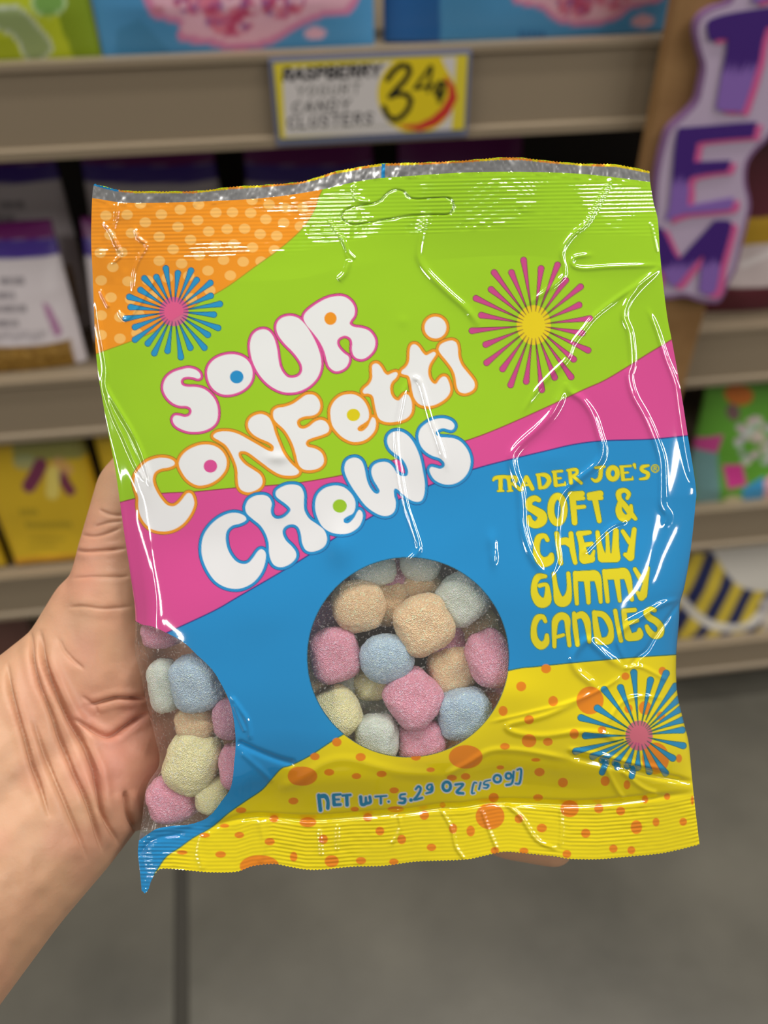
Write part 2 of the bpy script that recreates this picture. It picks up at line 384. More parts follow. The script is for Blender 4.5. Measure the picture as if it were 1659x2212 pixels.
def paint_stripe(dx):
    def f(cv):
        S = lambda P: [(x+dx, y) for x, y in P]
        for k in range(-6, 9):
            x = 1500+k*52
            cv.poly(S([(x+46, 1190), (x+72, 1190), (x-28, 1400), (x-54, 1400)]), (205, 180, 60))
        cv.poly(catmull(S([(1520, 1140), (1545, 1200), (1575, 1240), (1620, 1258), (1680, 1250), (1720, 1150)]), 5, True), (206, 200, 190))
        cv.stroke(catmull(S([(1470, 1290), (1500, 1318), (1550, 1338), (1600, 1335), (1630, 1310)]), 5), (206, 200, 190), 9)
        cv.poly(S([(1630, 1280), (1720, 1240), (1720, 1390), (1640, 1390)]), (198, 190, 186), .8)
        cv.poly(S([(1520, 1365), (1610, 1350), (1620, 1400), (1500, 1400)]), (198, 190, 186), .8)
    return f
for k, nm in enumerate(('next to the candy bag', 'at the right picture edge')):
    x0 = pxx(1440, 1390, yg)+k*.23
    dx = project((x0, yg, .25))[0]-project((pxx(1440, 1390, yg), yg, .25))[0]
    pouch('snack_pouch', x0, x0+.22, LIP[3]-.003, LIP[3]+.19, yg, paint_stripe(dx), 'navy and yellow diagonally striped pouch on the lowest shelf, %s' % nm, group='striped pouches on the lowest shelf', lean=.05, base=(34, 40, 84))
for k, nm in enumerate(('at the left picture edge', 'beside the wrist')):
    x0 = pxx(-150, 1400, yg)+k*.16
    pouch('snack_pouch', x0, x0+.13, LIP[3]-.003, LIP[3]+.235, yg+.02, lambda cv: None, 'plain dark brown pouch on the lowest shelf, %s' % nm, group='brown pouches on the lowest shelf', lean=.03, base=(96, 66, 58))

# ---- price tag
FONT = {
 'R': [[(.1, 1), (.1, 0), (.7, 0), (.85, .25), (.7, .5), (.1, .5)], [(.5, .5), (.9, 1)]], 'A': [[(0, 1), (.5, 0), (1, 1)], [(.2, .65), (.8, .65)]],
 'S': [[(.9, .1), (.4, 0), (.1, .25), (.5, .5), (.9, .72), (.6, 1), (.1, .9)]], 'P': [[(.1, 1), (.1, 0), (.7, 0), (.9, .28), (.7, .55), (.1, .55)]],
 'B': [[(.1, 0), (.1, 1), (.7, 1), (.9, .75), (.65, .5), (.1, .5)], [(.65, .5), (.85, .25), (.65, 0), (.1, 0)]], 'E': [[(.9, 0), (.1, 0), (.1, 1), (.9, 1)], [(.1, .5), (.7, .5)]],
 'Y': [[(0, 0), (.5, .5), (1, 0)], [(.5, .5), (.5, 1)]], 'O': [[(.5, 0), (.1, .3), (.1, .7), (.5, 1), (.9, .7), (.9, .3), (.5, 0)]], 'G': [[(.9, .15), (.5, 0), (.1, .3), (.1, .7), (.5, 1), (.9, .8), (.9, .5), (.6, .5)]],
 'U': [[(.1, 0), (.1, .75), (.5, 1), (.9, .75), (.9, 0)]], 'T': [[(0, 0), (1, 0)], [(.5, 0), (.5, 1)]], 'C': [[(.9, .15), (.5, 0), (.1, .3), (.1, .7), (.5, 1), (.9, .85)]],
 'N': [[(.1, 1), (.1, 0), (.9, 1), (.9, 0)]], 'D': [[(.1, 0), (.1, 1), (.6, 1), (.9, .7), (.9, .3), (.6, 0), (.1, 0)]], 'L': [[(.1, 0), (.1, 1), (.9, 1)]]}
def write(cv, s, x0, x1, y0, y1, h, r, c, gap=.3):
    n = len(s); w_ = (x1-x0)/(n+(n-1)*gap)
    for i, ch in enumerate(s):
        t = i*(1+gap)*w_; bx = x0+t; by = y0+(y1-y0)*t/(x1-x0)
        for st in FONT.get(ch, []): cv.stroke([(bx+a*w_-.12*(b-.5)*h, by+b*h) for a, b in st], c, r)
TG = empty('price_tag', tuple(on_y(800, 215, D-.004)))
tag(TG, 'handwritten yellow-bordered price tag reading 3.49 on the top price rail', 'price tag')
ta, tb = on_y(583, 135, D-.002), on_y(1002, 290, D-.002)
tx0, tx1, tz0, tz1 = ta[0]-.001, tb[0]+.003, LIP[0]-LIPH+.002, LIP[0]-.003
M_holder = mat('blue_grey_plastic_holder', (104, 110, 136), .35, .5)
box('tag_holder', (tx0, D-.005, tz0), (tx1, D+.0015, tz1), M_holder, TG, .001)
nx_, nz_ = 420, 190
gx, gz = np.meshgrid(np.linspace(tx0+.004, tx1-.004, nx_), np.linspace(tz0+.007, tz1-.003, nz_))
P3 = np.stack([gx, np.full_like(gx, D-.0062), gz], -1); qx, qy = project(P3)
cv = Canvas(qx, qy, (208, 190, 50), 1.6)
cv.poly([(610, 148), (826, 134), (985, 122), (975, 284), (616, 296)], (200, 194, 192))
cv.ell(899, 203, 84, 86, (214, 190, 26)); cv.poly([(880, 118), (950, 118), (965, 150), (930, 170)], (214, 190, 26))
cv.stroke([(580+a/3.77, 100+b/3.77, r/3.77) for a, b, r in ((1440, 250, 8), (1490, 330, 26), (1500, 420, 36), (1440, 530, 40), (1350, 610, 38), (1230, 660, 30), (1080, 650, 8))], (190, 50, 40))
cv.stroke([(580+a/3.77, 100+b/3.77) for a, b in ((970, 270), (1020, 200), (1080, 155), (1140, 165), (1150, 210), (1110, 280), (1050, 340), (990, 410), (1060, 385), (1130, 395), (1160, 440), (1140, 510), (1080, 580), (1020, 600), (970, 570), (940, 500))], (22, 24, 16), 6.2)
cv.stroke([(580+a/3.77, 100+b/3.77) for a, b in ((1320, 165), (1250, 260), (1190, 345), (1330, 320))], (40, 44, 10), 4)
cv.stroke([(580+a/3.77, 100+b/3.77) for a, b in ((1330, 170), (1300, 370))], (40, 44, 10), 4)
cv.stroke([(580+a/3.77, 100+b/3.77) for a, b in ((1430, 300), (1390, 295), (1360, 350), (1370, 400), (1410, 370), (1430, 300), (1420, 380), (1390, 450))], (30, 34, 10), 5)
cv.ell(880, 244, 2.5, 2.5, (60, 60, 10))
write(cv, 'RASPBERRY', 612, 822, 149, 139, 24, 3.6, (20, 20, 24), .18)
write(cv, 'YOGURT', 641, 778, 186, 180, 22, 1.7, (90, 88, 86), .35)
write(cv, 'CANDY', 632, 756, 221, 214, 22, 2.1, (50, 50, 50), .4)
write(cv, 'CLUSTERS', 622, 806, 253, 243, 23, 2.2, (46, 46, 46), .32)
for k in range(30): cv.stroke([(626+k*8, 287-k*.5), (628+k*8, 283-k*.5)], (110, 108, 60), 1.2)
i = np.arange((nz_-1)*nx_).reshape(nz_-1, nx_)[:, :-1].ravel(); q = np.stack([i, i+1, i+nx_+1, i+nx_], 1)
fast_mesh('price_card', P3, q, cv.C, M_card, TG)

# ---- wooden post with a letter sign
M_wood = mat('tan_painted_wood', (168, 130, 86), .6, .3); noise_color(M_wood, 14, (128, 94, 56), (152, 116, 74), 5)
yp = .775
pa, pb = on_y(1440, 120, yp)[0], on_y(1676, 120, yp)[0]
post = box('wooden_post', (pa, yp, LIP[1]-.085), (pb, yp+.02, 1.75), M_wood, None, .002)
tag(post, 'tan wooden post fixed upright to the front of the shelves', 'post')
def lt(P, o, s): return [(o[0]+x/s, o[1]+y/s) for x, y in P]
BO = [(1578, 0), (1538, 17), (1511, 37), (1501, 67), (1509, 111), (1518, 145), (1511, 189), (1501, 222), (1471, 253), (1444, 280), (1430, 320), (1420, 364), (1414, 410), (1412, 460), (1405, 510), (1398, 560), (1400, 610), (1415, 640), (1442, 646), (1479, 641), (1511, 651), (1548, 655), (1563, 640), (1576, 610), (1590, 584), (1604, 527), (1615, 481), (1622, 439), (1613, 393), (1616, 354), (1634, 326), (1662, 298), (1690, 250), (1704, 180), (1700, 110), (1712, 60), (1740, 0), (1745, -70), (1700, -110), (1630, -105), (1596, -60)]
def plate(name, P, yf, th, m, parent, smooth_n=4):
    C2 = catmull(P, smooth_n, True) if smooth_n else np.asarray(P)
    fr_ = [on_y(x, y, yf) for x, y in C2]; n = len(fr_)
    V = fr_+[p+np.array([0, th, 0]) for p in fr_]
    return py_mesh(name, V, [list(range(n)), list(range(2*n-1, n-1, -1))]+[(i, i+n, (i+1) % n+n, (i+1) % n) for i in range(n)], m, parent)
SG = empty('letter_sign', tuple(on_y(1540, 640, yp-.01)))
tag(SG, 'lilac cut-out sign with big purple letters ITEM mounted on the wooden post', 'sign')
M_edge = mat('mauve_sign_edge', (128, 94, 136), .5, .3); M_lil = mat('lilac_sign_face', (180, 162, 186), .5, .3); M_pinkl = mat('pink_letter_shadow', (204, 88, 144), .5, .3)
M_let = mat('brushed_purple_letter', (70, 34, 120), .5, .3)
tc = N(M_let, 'ShaderNodeTexCoord'); sx_ = N(M_let, 'ShaderNodeSeparateXYZ'); nz2 = N(M_let, 'ShaderNodeTexNoise'); nz2.inputs['Scale'].default_value = 9
mp = N(M_let, 'ShaderNodeMapping'); mp.inputs['Scale'].default_value = (4, 1, .4); ad = N(M_let, 'ShaderNodeMath', operation='MULTIPLY_ADD'); ad.inputs[1].default_value = .35
rmp = N(M_let, 'ShaderNodeValToRGB'); rmp.color_ramp.elements[0].position = .56; rmp.color_ramp.elements[1].position = .66
rmp.color_ramp.elements[0].color = (*lin((130, 96, 172)), 1); rmp.color_ramp.elements[1].color = (*lin((62, 28, 112)), 1)
link(M_let, tc.outputs['Generated'], sx_.inputs[0]); link(M_let, tc.outputs['Generated'], mp.inputs[0]); link(M_let, mp.outputs[0], nz2.inputs['Vector'])
link(M_let, nz2.outputs['Fac'], ad.inputs[0]); link(M_let, sx_.outputs['Z'], ad.inputs[2]); link(M_let, ad.outputs[0], rmp.inputs[0]); link(M_let, rmp.outputs[0], bsdf(M_let).inputs['Base Color'])
bd = plate('sign_board', BO, yp-.009, .0088, M_edge, SG)
Bc = np.array(BO, float); cen = Bc.mean(0)
nrm = np.roll(Bc, -1, 0)-np.roll(Bc, 1, 0); nrm = np.stack([nrm[:, 1], -nrm[:, 0]], 1); nrm /= np.linalg.norm(nrm, axis=1)[:, None]
if sd_poly(np.array([Bc[10, 0]+nrm[10, 0]*5]), np.array([Bc[10, 1]+nrm[10, 1]*5]), Bc)[0] > 0: nrm = -nrm
face = plate('sign_face', Bc+nrm*8, yp-.0095, .0006, M_lil, SG)
LT = {'T': [(1528, 50), (1548, 37), (1589, 27), (1659, 17), (1700, 14), (1702, 45), (1655, 60), (1640, 130), (1607, 235), (1592, 240), (1552, 238), (1550, 220), (1562, 150), (1572, 84), (1538, 89), (1531, 78)],
      'E': lt([(500, 130), (560, 112), (850, 90), (1220, 60), (1225, 90), (1200, 190), (1170, 200), (720, 240), (670, 300), (650, 420), (670, 435), (980, 420), (985, 440), (960, 510), (930, 520), (620, 570), (600, 700), (590, 830), (640, 835), (1000, 770), (1010, 790), (980, 880), (560, 920), (400, 980), (385, 960), (420, 850), (450, 550), (470, 300)], (1350, 250), 4.336),
      'M': lt([(240, 1060), (330, 1050), (360, 1070), (420, 1200), (500, 1340), (600, 1250), (830, 1000), (860, 985), (990, 990), (985, 1100), (900, 1400), (860, 1630), (790, 1680), (700, 1650), (700, 1600), (720, 1400), (740, 1300), (600, 1450), (500, 1580), (430, 1590), (370, 1500), (320, 1420), (290, 1600), (200, 1600), (200, 1500)], (1350, 250), 4.336),
      'I': [(1626, 5), (1659, -2), (1700, -8), (1712, -40), (1716, -85), (1650, -85), (1636, -40)]}
for ch, P in LT.items():
    Pl = np.array(P, float)
    le = plate('letter', Pl, yp-.0115, .0008, M_let, SG, 2)
    plate('letter_shadow', Pl+(13, 7), yp-.0105, .0006, M_pinkl, le, 2)

# ================================================================== the candy bag
Z0 = 0.225                                   # distance of the bag's middle plane
MM = F_PX/Z0/1000.0                          # photo pixels per millimetre at that distance
TOP = [(203, 397), (250, 409), (290, 413), (420, 413), (500, 404), (570, 400), (643, 394), (680, 385), (720, 372), (777, 361), (825, 354), (922, 351), (1000, 347), (1076, 341), (1124, 341), (1187, 348), (1260, 354), (1332, 356), (1403, 370)]
BOT = [(306, 1924), (314, 1929), (321, 1920), (327, 1902), (337, 1885), (347, 1877), (375, 1877), (450, 1884), (510, 1883), (545, 1871), (590, 1866), (620, 1871), (660, 1878), (700, 1878), (760, 1872), (830, 1870), (900, 1861), (1000, 1857), (1040, 1850), (1075, 1842), (1100, 1840), (1150, 1845), (1200, 1850), (1230, 1855), (1290, 1856), (1350, 1851), (1430, 1843), (1500, 1827), (1511, 1823)]
LEF = [(203, 397), (199, 429), (197, 517), (200, 593), (205, 720), (208, 770), (214, 821), (219, 850), (234, 935), (249, 1014), (259, 1084), (269, 1156), (281, 1236), (292, 1323), (291, 1403), (305, 1465), (317, 1525), (335, 1593), (344, 1650), (317, 1699), (306, 1776), (300, 1816), (298, 1844), (302, 1880), (306, 1924)]
RIG = [(1403, 370), (1405, 398), (1412, 439), (1421, 476), (1426, 550), (1433, 619), (1442, 688), (1451, 734), (1469, 834), (1486, 942), (1503, 1053), (1502, 1092), (1492, 1188), (1479, 1265), (1469, 1303), (1467, 1342), (1461, 1418), (1463, 1495), (1478, 1563), (1488, 1606), (1494, 1671), (1498, 1712), (1504, 1765), (1511, 1823)]
def arc(P, n, zig=0.0, seed=0, w=None):
    C = catmull(P, 12); L = np.concatenate([[0], np.cumsum(np.hypot(*np.diff(C, axis=0).T))])
    if w is not None: L = w(C)
    L = (L-L[0])/(L[-1]-L[0]); t = np.linspace(0, 1, n)
    return np.stack([np.interp(t, L, C[:, 0]), np.interp(t, L, C[:, 1])], 1)
def coons(nu, nv):
    T = arc(TOP, nu, w=lambda C: C[:, 0]); B = arc(BOT, nu); Lf = arc(LEF, nv, w=lambda C: C[:, 1]); Rg = arc(RIG, nv, w=lambda C: C[:, 1])
    s = np.linspace(0, 1, nu)[None, :, None]; t = np.linspace(0, 1, nv)[:, None, None]
    P = (1-t)*T[None]+t*B[None]+(1-s)*Lf[:, None]+s*Rg[:, None]-((1-s)*(1-t)*T[0]+s*(1-t)*T[-1]+(1-s)*t*B[0]+s*t*B[-1])
    # small zig-zag cut along top and bottom
    zz = (np.abs((np.linspace(0, 1, nu)*165) % 1-.5)-.25)*5
    P[..., 1] += zz[None]*(np.clip(1-np.linspace(0, 1, nv)*180, 0, 1)+np.clip(1-(1-np.linspace(0, 1, nv))*180, 0, 1))[:, None]
    return P, np.broadcast_to(s[..., 0], P.shape[:2]), np.broadcast_to(t[..., 0], P.shape[:2])
_tt = np.linspace(0, 1, 400)
_g = np.interp(_tt, [0, .1, .14, .22, .35, .5, .62, .75, .83, .885, .91, 1], [0, .0, .05, .2, .42, .68, .93, 1, .95, .6, .04, 0])
_g = np.convolve(np.pad(_g, 12, mode='edge'), np.ones(25)/25, 'valid')
def pillow(s, t):
    k = smooth01((t-.5)/.15); return (1-np.abs(2*s-1)**(2.8+2.4*k))**(.85-.25*k)*np.interp(t, _tt, _g)
# creases and ridges of the film: (points, height px, width px)
RID = [
 ([(924, 458), (914, 489), (905, 538), (907, 562), (926, 591), (970, 634), (1008, 668), (1035, 704)], 3.4, 10),
 ([(1322, 383), (1298, 427), (1269, 480), (1235, 509), (1214, 543), (1219, 576), (1216, 598), (1178, 630), (1139, 659)], 2.6, 7),
 ([(1425, 578), (1376, 615), (1327, 649), (1284, 683), (1260, 712), (1237, 742), (1224, 775), (1192, 807), (1159, 843), (1130, 889)], 2.6, 7),
 ([(1425, 582), (1380, 620), (1356, 649), (1347, 683), (1359, 720), (1364, 781), (1357, 812), (1367, 853), (1390, 895), (1410, 941), (1426, 993), (1428, 1058), (1429, 1090), (1441, 1113), (1437, 1133)], 3.6, 9),
 ([(1400, 668), (1419, 716), (1436, 770), (1458, 830), (1468, 895), (1484, 993), (1497, 1046)], 2.6, 7),
 ([(1425, 573), (1322, 576), (1260, 580), (1237, 572), (1242, 556), (1279, 550)], 2.4, 7),
 ([(1222, 824), (1211, 856), (1192, 892), (1162, 925), (1123, 960), (1106, 986), (1110, 1019), (1122, 1052), (1126, 1091), (1129, 1139), (1143, 1188), (1162, 1221), (1182, 1250)], 4.4, 12),
 ([(1222, 824), (1233, 846), (1257, 863), (1279, 895), (1292, 934), (1301, 970), (1292, 999), (1257, 1029), (1224, 1055), (1208, 1081), (1203, 1123), (1199, 1172), (1203, 1210), (1184, 1250)], 3.6, 10),
 ([(1354, 1125), (1322, 1136), (1292, 1162), (1257, 1198)], 1.6, 7),
 ([(889, 819), (872, 845), (864, 882), (857, 920), (856, 952), (860, 990), (867, 1035), (877, 1090), (890, 1130), (904, 1176), (900, 1195), (880, 1215), (858, 1236)], 3.2, 8),
 ([(889, 814), (904, 821), (912, 840), (920, 870), (930, 905), (940, 932), (950, 962), (965, 1012)], 3.0, 8),
 ([(207, 620), (212, 690), (222, 750), (229, 796), (228, 831), (238, 855), (256, 885), (283, 930), (301, 967), (313, 999), (321, 1029), (325, 1051)], 2.8, 7),
 ([(226, 840), (244, 895), (269, 949), (293, 1004), (315, 1040)], 1.6, 5),
 ([(1467, 1295), (1436, 1303), (1403, 1322), (1371, 1342), (1345, 1362), (1335, 1384), (1341, 1404), (1354, 1436)], 3.0, 8),
 ([(1468, 1299), (1445, 1332), (1413, 1378), (1397, 1404), (1377, 1420), (1358, 1443)], -2.4, 6),
 ([(1355, 1445), (1320, 1425), (1290, 1398), (1273, 1384), (1257, 1391), (1240, 1414), (1238, 1432), (1250, 1453), (1273, 1472), (1290, 1488)], 4.0, 11),
 ([(1058, 1560), (1126, 1544), (1208, 1524), (1263, 1505), (1306, 1485), (1341, 1462)], 2.2, 6),
 ([(1280, 1500), (1180, 1545), (1100, 1565), (1110, 1582), (1170, 1590), (1240, 1582), (1300, 1585), (1335, 1600)], 3.4, 9),
 ([(1315, 1560), (1340, 1520), (1380, 1505), (1430, 1508)], 1.8, 6),
 ([(255, 436), (252, 470), (244, 510), (262, 550)], 2.2, 5), ([(290, 490), (300, 515), (316, 530), (300, 560), (290, 590), (286, 635)], 2.4, 5),
 ([(222, 480), (240, 505), (262, 548), (240, 570)], 1.8, 4), ([(215, 625), (235, 665)], 2.0, 5), ([(255, 670), (272, 690), (300, 660), (340, 595)], 2.2, 5),
 ([(706, 470), (730, 505), (745, 530), (750, 560)], 1.8, 5), ([(738, 505), (750, 540), (768, 560)], 1.6, 4), ([(756, 560), (745, 590), (730, 605)], 2.6, 8),
 ([(765, 400), (768, 430), (800, 435)], 2, 5), ([(1405, 480), (1412, 510), (1420, 545)], 1.5, 4),
 ([(499, 1505), (520, 1535), (535, 1560), (542, 1600)], 2.8, 7), ([(503, 1520), (520, 1560), (530, 1582)], 2.0, 5),
 ([(512, 1602), (545, 1618), (600, 1640), (640, 1650)], -5, 9), ([(520, 1625), (560, 1660), (590, 1690)], 2.0, 8),
 ([(600, 1700), (640, 1690), (700, 1650), (760, 1642), (860, 1668), (960, 1676)], 2.4, 14),
 ([(960, 1676), (1010, 1650), (1060, 1622), (1130, 1622), (1230, 1640)], 3.0, 9),
 ([(1230, 1630), (1290, 1645), (1340, 1656), (1410, 1674), (1496, 1690)], -7, 9), ([(1225, 1618), (1300, 1632), (1370, 1650), (1440, 1662)], 4, 8),
 ([(1305, 1650), (1330, 1700), (1348, 1728)], 2.6, 7), ([(1340, 1662), (1385, 1700), (1420, 1715)], 2.6, 7),
 ([(300, 1800), (340, 1792), (420, 1782)], 3, 7), ([(300, 1850), (330, 1815), (400, 1800)], -3, 6),
 ([(430, 1800), (500, 1772), (560, 1764), (640, 1768), (700, 1768), (800, 1760), (880, 1754), (950, 1744), (1000, 1742), (1060, 1733), (1150, 1734), (1250, 1737), (1340, 1731), (1420, 1722), (1496, 1713)], -7, 9),
 ([(950, 1745), (975, 1790), (985, 1830), (1005, 1858)], 2.6, 5), ([(1040, 1748), (1055, 1790), (1075, 1838)], 2.6, 5), ([(1090, 1735), (1125, 1765), (1160, 1815), (1205, 1835)], 3.4, 6),
 ([(860, 1760), (865, 1790), (845, 1825)], 2.2, 5), ([(1210, 1740), (1212, 1790), (1208, 1830)], 1.8, 5), ([(690, 1790), (695, 1850)], 1.8, 6), ([(730, 1780), (728, 1840)], 1.8, 6),
 ([(560, 1770), (570, 1820), (560, 1865)], 2.0, 9), ([(440, 1800), (430, 1840), (440, 1880)], 1.6, 9),
 ([(1345, 1445), (1380, 1440), (1410, 1452), (1440, 1470)], 2.2, 6), ([(940, 800), (1000, 900)], .0, 5),
]
DOME = [(735, 1180, 30, 44, 9), (1063, 1168, 12, 20, 4.0), (1066, 1204, 9, 22, 4.5), (1290, 1428, 40, 22, 3), (870, 694, 12, 12, 1.2), (600, 988, 22, 12, 4.5),
        (1190, 990, 45, 25, 2.5), (700, 1020, 26, 16, .0), (605, 1110, 18, 12, 1.6), (930, 980, 70, 70, 3), (300, 1050, 26, 40, 4), (1110, 1500, 60, 40, 5), (860, 1330, 300, 260, 12), (1290, 1560, 70, 45, 6), (840, 1700, 120, 40, 6)]
BULGE = 84
def film_height(X, Y, s, t, fine=True):
    shp = X.shape; X = X.ravel(); Y = Y.ravel(); s = s.ravel(); t = t.ravel()
    h = BULGE*pillow(s, t)
    body = np.interp(t, [0, .12, .2, .9, .93, 1], [.35, .45, 1, 1, .45, .35])
    h += body*(3.2*vnoise(X/210, Y/260, 1)+1.2*vnoise((X+.5*Y)/95, (Y-.4*X)/120, 2))*np.clip(np.minimum(s, 1-s)*14, 0, 1)
    h += 16*np.sin(s*9.5+1.2)*np.interp(t, [0, .03, .14], [1, .9, 0])-10*np.interp(t, [0, .1], [1, 0])
    h += 12*np.sin(s*11+.4)*np.interp(t, [.9, 1], [0, 1])
    if not fine: return h.reshape(shp)
    for x, y, rx, ry, a in DOME:
        if a: h += a*np.exp(-((X-x)/rx)**2-((Y-y)/ry)**2)
    for P, a, wd in RID:
        if not a: continue
        C = catmull(P, 5); m = wd*3
        I = np.nonzero((X > C[:, 0].min()-m) & (X < C[:, 0].max()+m) & (Y > C[:, 1].min()-m) & (Y < C[:, 1].max()+m))[0]
        if not len(I): continue
        d = np.full(len(I), 1e9); u = np.zeros(len(I)); n = len(C)-1
        for k in range(n):
            dk, tk = seg_dist(X[I], Y[I], C[k], C[k+1]); b = dk < d; d = np.where(b, dk, d); u = np.where(b, (k+tk)/n, u)
        h[I] += a*1.3*np.exp(-(d/(wd*.8))**2)*np.clip(np.minimum(u, 1-u)*8+.15, 0, 1)
    # crimp ribs of the two heat seals
    ys = Y+.03*X
    top = smooth01((t-.022)/.01)*smooth01((.105-t)/.008)*(.35+.65*smooth01((vnoise(X/120, Y/70, 7)+.25)*2))
    bot = smooth01((t-.925)/.008)*(.4+.6*smooth01((vnoise(X/90, Y/60, 8)+.35)*2))
    rib = np.sin((Y+.02*X)*2*math.pi/8.5); h += .58*rib*top
    h += .8*np.sin((Y-.9*np.interp(X, [p[0] for p in BOT[6:]], [p[1] for p in BOT[6:]]))*2*math.pi/8.5)*bot
    h += .9*top*vnoise(X/16, Y/13, 11)*smooth01((vnoise(X/60, Y/50, 12))*2.5)+.8*bot*vnoise(X/18, Y/14, 13)
    tl = np.exp(-((X-250)/60)**2-((Y-520)/110)**2); h += 1.6*tl*vnoise(X/15, Y/22, 14)
    h += (1.1*vnoise(X/14, Y/26, 15)+.4*vnoise(X/5, Y/9, 16))*smooth01((.024-t)/.004)
    h += -2.2*np.exp(-((sd_poly_pre(X, Y))/2.2)**2)
    return h.reshape(shp)
SLOT = catmull(lt([(125, 300), (120, 283), (132, 262), (165, 244), (230, 232), (288, 216), (318, 186), (352, 166), (395, 172), (420, 198), (460, 207), (540, 201), (598, 202), (620, 228), (615, 258), (590, 276), (515, 276), (420, 282), (330, 296), (240, 312), (170, 321)], (680, 330), 2.07), 4, True)
def sd_poly_pre(X, Y):
    out = np.full(X.shape, 99.0); I = np.nonzero((X > 725) & (X < 995) & (Y > 395) & (Y < 500))[0]
    out[I] = sd_poly(X[I], Y[I], SLOT); return out

NU, NV = 770, 960
PP, SS, TT = coons(NU, NV)
# ---- windows: snap grid points to the window outlines so the openings are clean
WC, WR = (881.5, 1419.5), (217.0, 215.0)
SWIN = catmull([(280, 1332), (304, 1348), (328, 1353), (360, 1367), (397, 1388), (425, 1414), (457, 1445), (479, 1480), (497, 1519), (506, 1562), (509, 1605), (506, 1648), (499, 1699), (477, 1733), (451, 1764), (414, 1780), (375, 1784), (340, 1790), (318, 1803), (290, 1822)], 6)
SWP = np.concatenate([SWIN, [(200, 1822), (200, 1332)]])
STRIP = [(150, 424), (201, 428), (276, 438), (411, 436), (566, 428), (681, 412), (762, 394), (820, 385), (873, 381), (994, 373), (1115, 371), (1260, 376), (1404, 393), (1450, 400)]
SC = catmull(STRIP, 8)
def strip_sd(X, Y): return Y-np.interp(X, SC[:, 0], SC[:, 1])
X = PP[..., 0].copy(); Y = PP[..., 1].copy()
sp_ = 0.85
ex, ey = (X-WC[0])/WR[0], (Y-WC[1])/WR[1]; k = np.hypot(ex, ey)
sd = (k-1)*216; m = np.abs(sd) < sp_
X[m] = WC[0]+ex[m]/k[m]*WR[0]; Y[m] = WC[1]+ey[m]/k[m]*WR[1]
I = (X < 540) & (Y > 1300) & (Y < 1850)
sw = np.full(X.shape, 99.0); sw[I] = sd_poly(X[I], Y[I], SWP)
m = np.abs(sw) < sp_
bd_, bx_, by_ = np.full(m.sum(), 1e9), X[m].copy(), Y[m].copy(); mx_, my_ = X[m], Y[m]
for k2 in range(len(SWIN)-1):
    a, b = SWIN[k2], SWIN[k2+1]; d, tq = seg_dist(mx_, my_, a, b); g = d < bd_
    bd_ = np.where(g, d, bd_); bx_ = np.where(g, a[0]+tq*(b[0]-a[0]), bx_); by_ = np.where(g, a[1]+tq*(b[1]-a[1]), by_)
g = bd_ < 1.5; X[m] = np.where(g, bx_, mx_); Y[m] = np.where(g, by_, my_)
ss = strip_sd(X, Y); m = np.abs(ss) < sp_; Y[m] -= ss[m]
Hf = film_height(X, Y, SS, TT)
VF = W(X, Y, Z0-Hf/MM/1000).reshape(-1, 3)

# ---- the print
GREEN, PINK, BLUE, YEL, ORA = (160, 208, 30), (222, 78, 152), (30, 144, 208), (244, 222, 8), (244, 152, 26)
cv = Canvas(X, Y, GREEN)
B_og = catmull([(720, 330), (700, 400), (689, 426), (678, 457), (651, 496), (604, 538), (550, 577), (489, 621), (431, 654), (375, 690), (319, 723), (226, 758), (180, 775)], 6)
B_gp = catmull([(1520, 690), (1450, 734), (1403, 762), (1354, 793), (1305, 822), (1260, 842), (1175, 882), (1078, 925), (1009, 951), (910, 980), (848, 994), (793, 1011), (740, 1026), (650, 1042), (578, 1049), (505, 1054), (420, 1062), (345, 1066), (295, 1076), (255, 1086), (200, 1100)], 6)
B_pb = catmull([(1560, 934), (1486, 941), (1403, 949), (1306, 952), (1240, 960), (1175, 975), (1100, 993), (1022, 1014), (940, 1044), (869, 1075), (806, 1114), (730, 1158), (643, 1214), (515, 1289), (459, 1321), (360, 1367)], 6)
B_by = catmull([(1540, 1408), (1462, 1414), (1371, 1420), (1257, 1430), (1159, 1440), (1097, 1449), (900, 1500), (739, 1588), (672, 1631), (629, 1653), (608, 1660), (585, 1685), (565, 1707), (531, 1730), (494, 1756), (457, 1787), (417, 1810), (388, 1831), (360, 1850), (340, 1878), (332, 1895), (320, 1960)], 6)
cv.poly(np.concatenate([B_og, [(100, 775), (100, 300)]]), ORA)
cv.poly(np.concatenate([B_gp, [(150, 1100), (150, 1400), (360, 1367)], B_pb[::-1]]), PINK)
cv.poly(np.concatenate([B_pb, [(150, 1340), (150, 2000), (320, 2000)], B_by[::-1]]), BLUE)
cv.poly(np.concatenate([B_by, [(1600, 2000), (1600, 1400)]]), YEL)
DOTS = [(127, 352), (245, 347), (347, 390), (437, 345), (543, 318), (645, 290), (742, 335), (835, 333), (937, 337), (1040, 290), (1130, 308), (1228, 308), (150, 460), (270, 450), (425, 470), (530, 415), (640, 378), (702, 440), (805, 427), (903, 425), (1022, 372), (1122, 392), (1215, 412), (600, 487), (740, 520), (842, 512), (990, 455), (1083, 465), (947, 530), (1070, 545), (503, 540), (648, 575), (785, 600), (895, 610), (995, 608), (425, 605), (550, 620), (698, 660), (823, 687), (215, 557), (100, 715), (250, 720), (360, 715), (470, 700), (590, 690), (708, 770), (165, 640), (155, 810), (265, 820), (100, 910), (205, 920), (310, 905), (100, 1020), (205, 1040), (300, 1010), (605, 815), (320, 285), (945, 265), (95, 560), (385, 800)]
og_in = np.concatenate([B_og, [(100, 775), (100, 300)]])
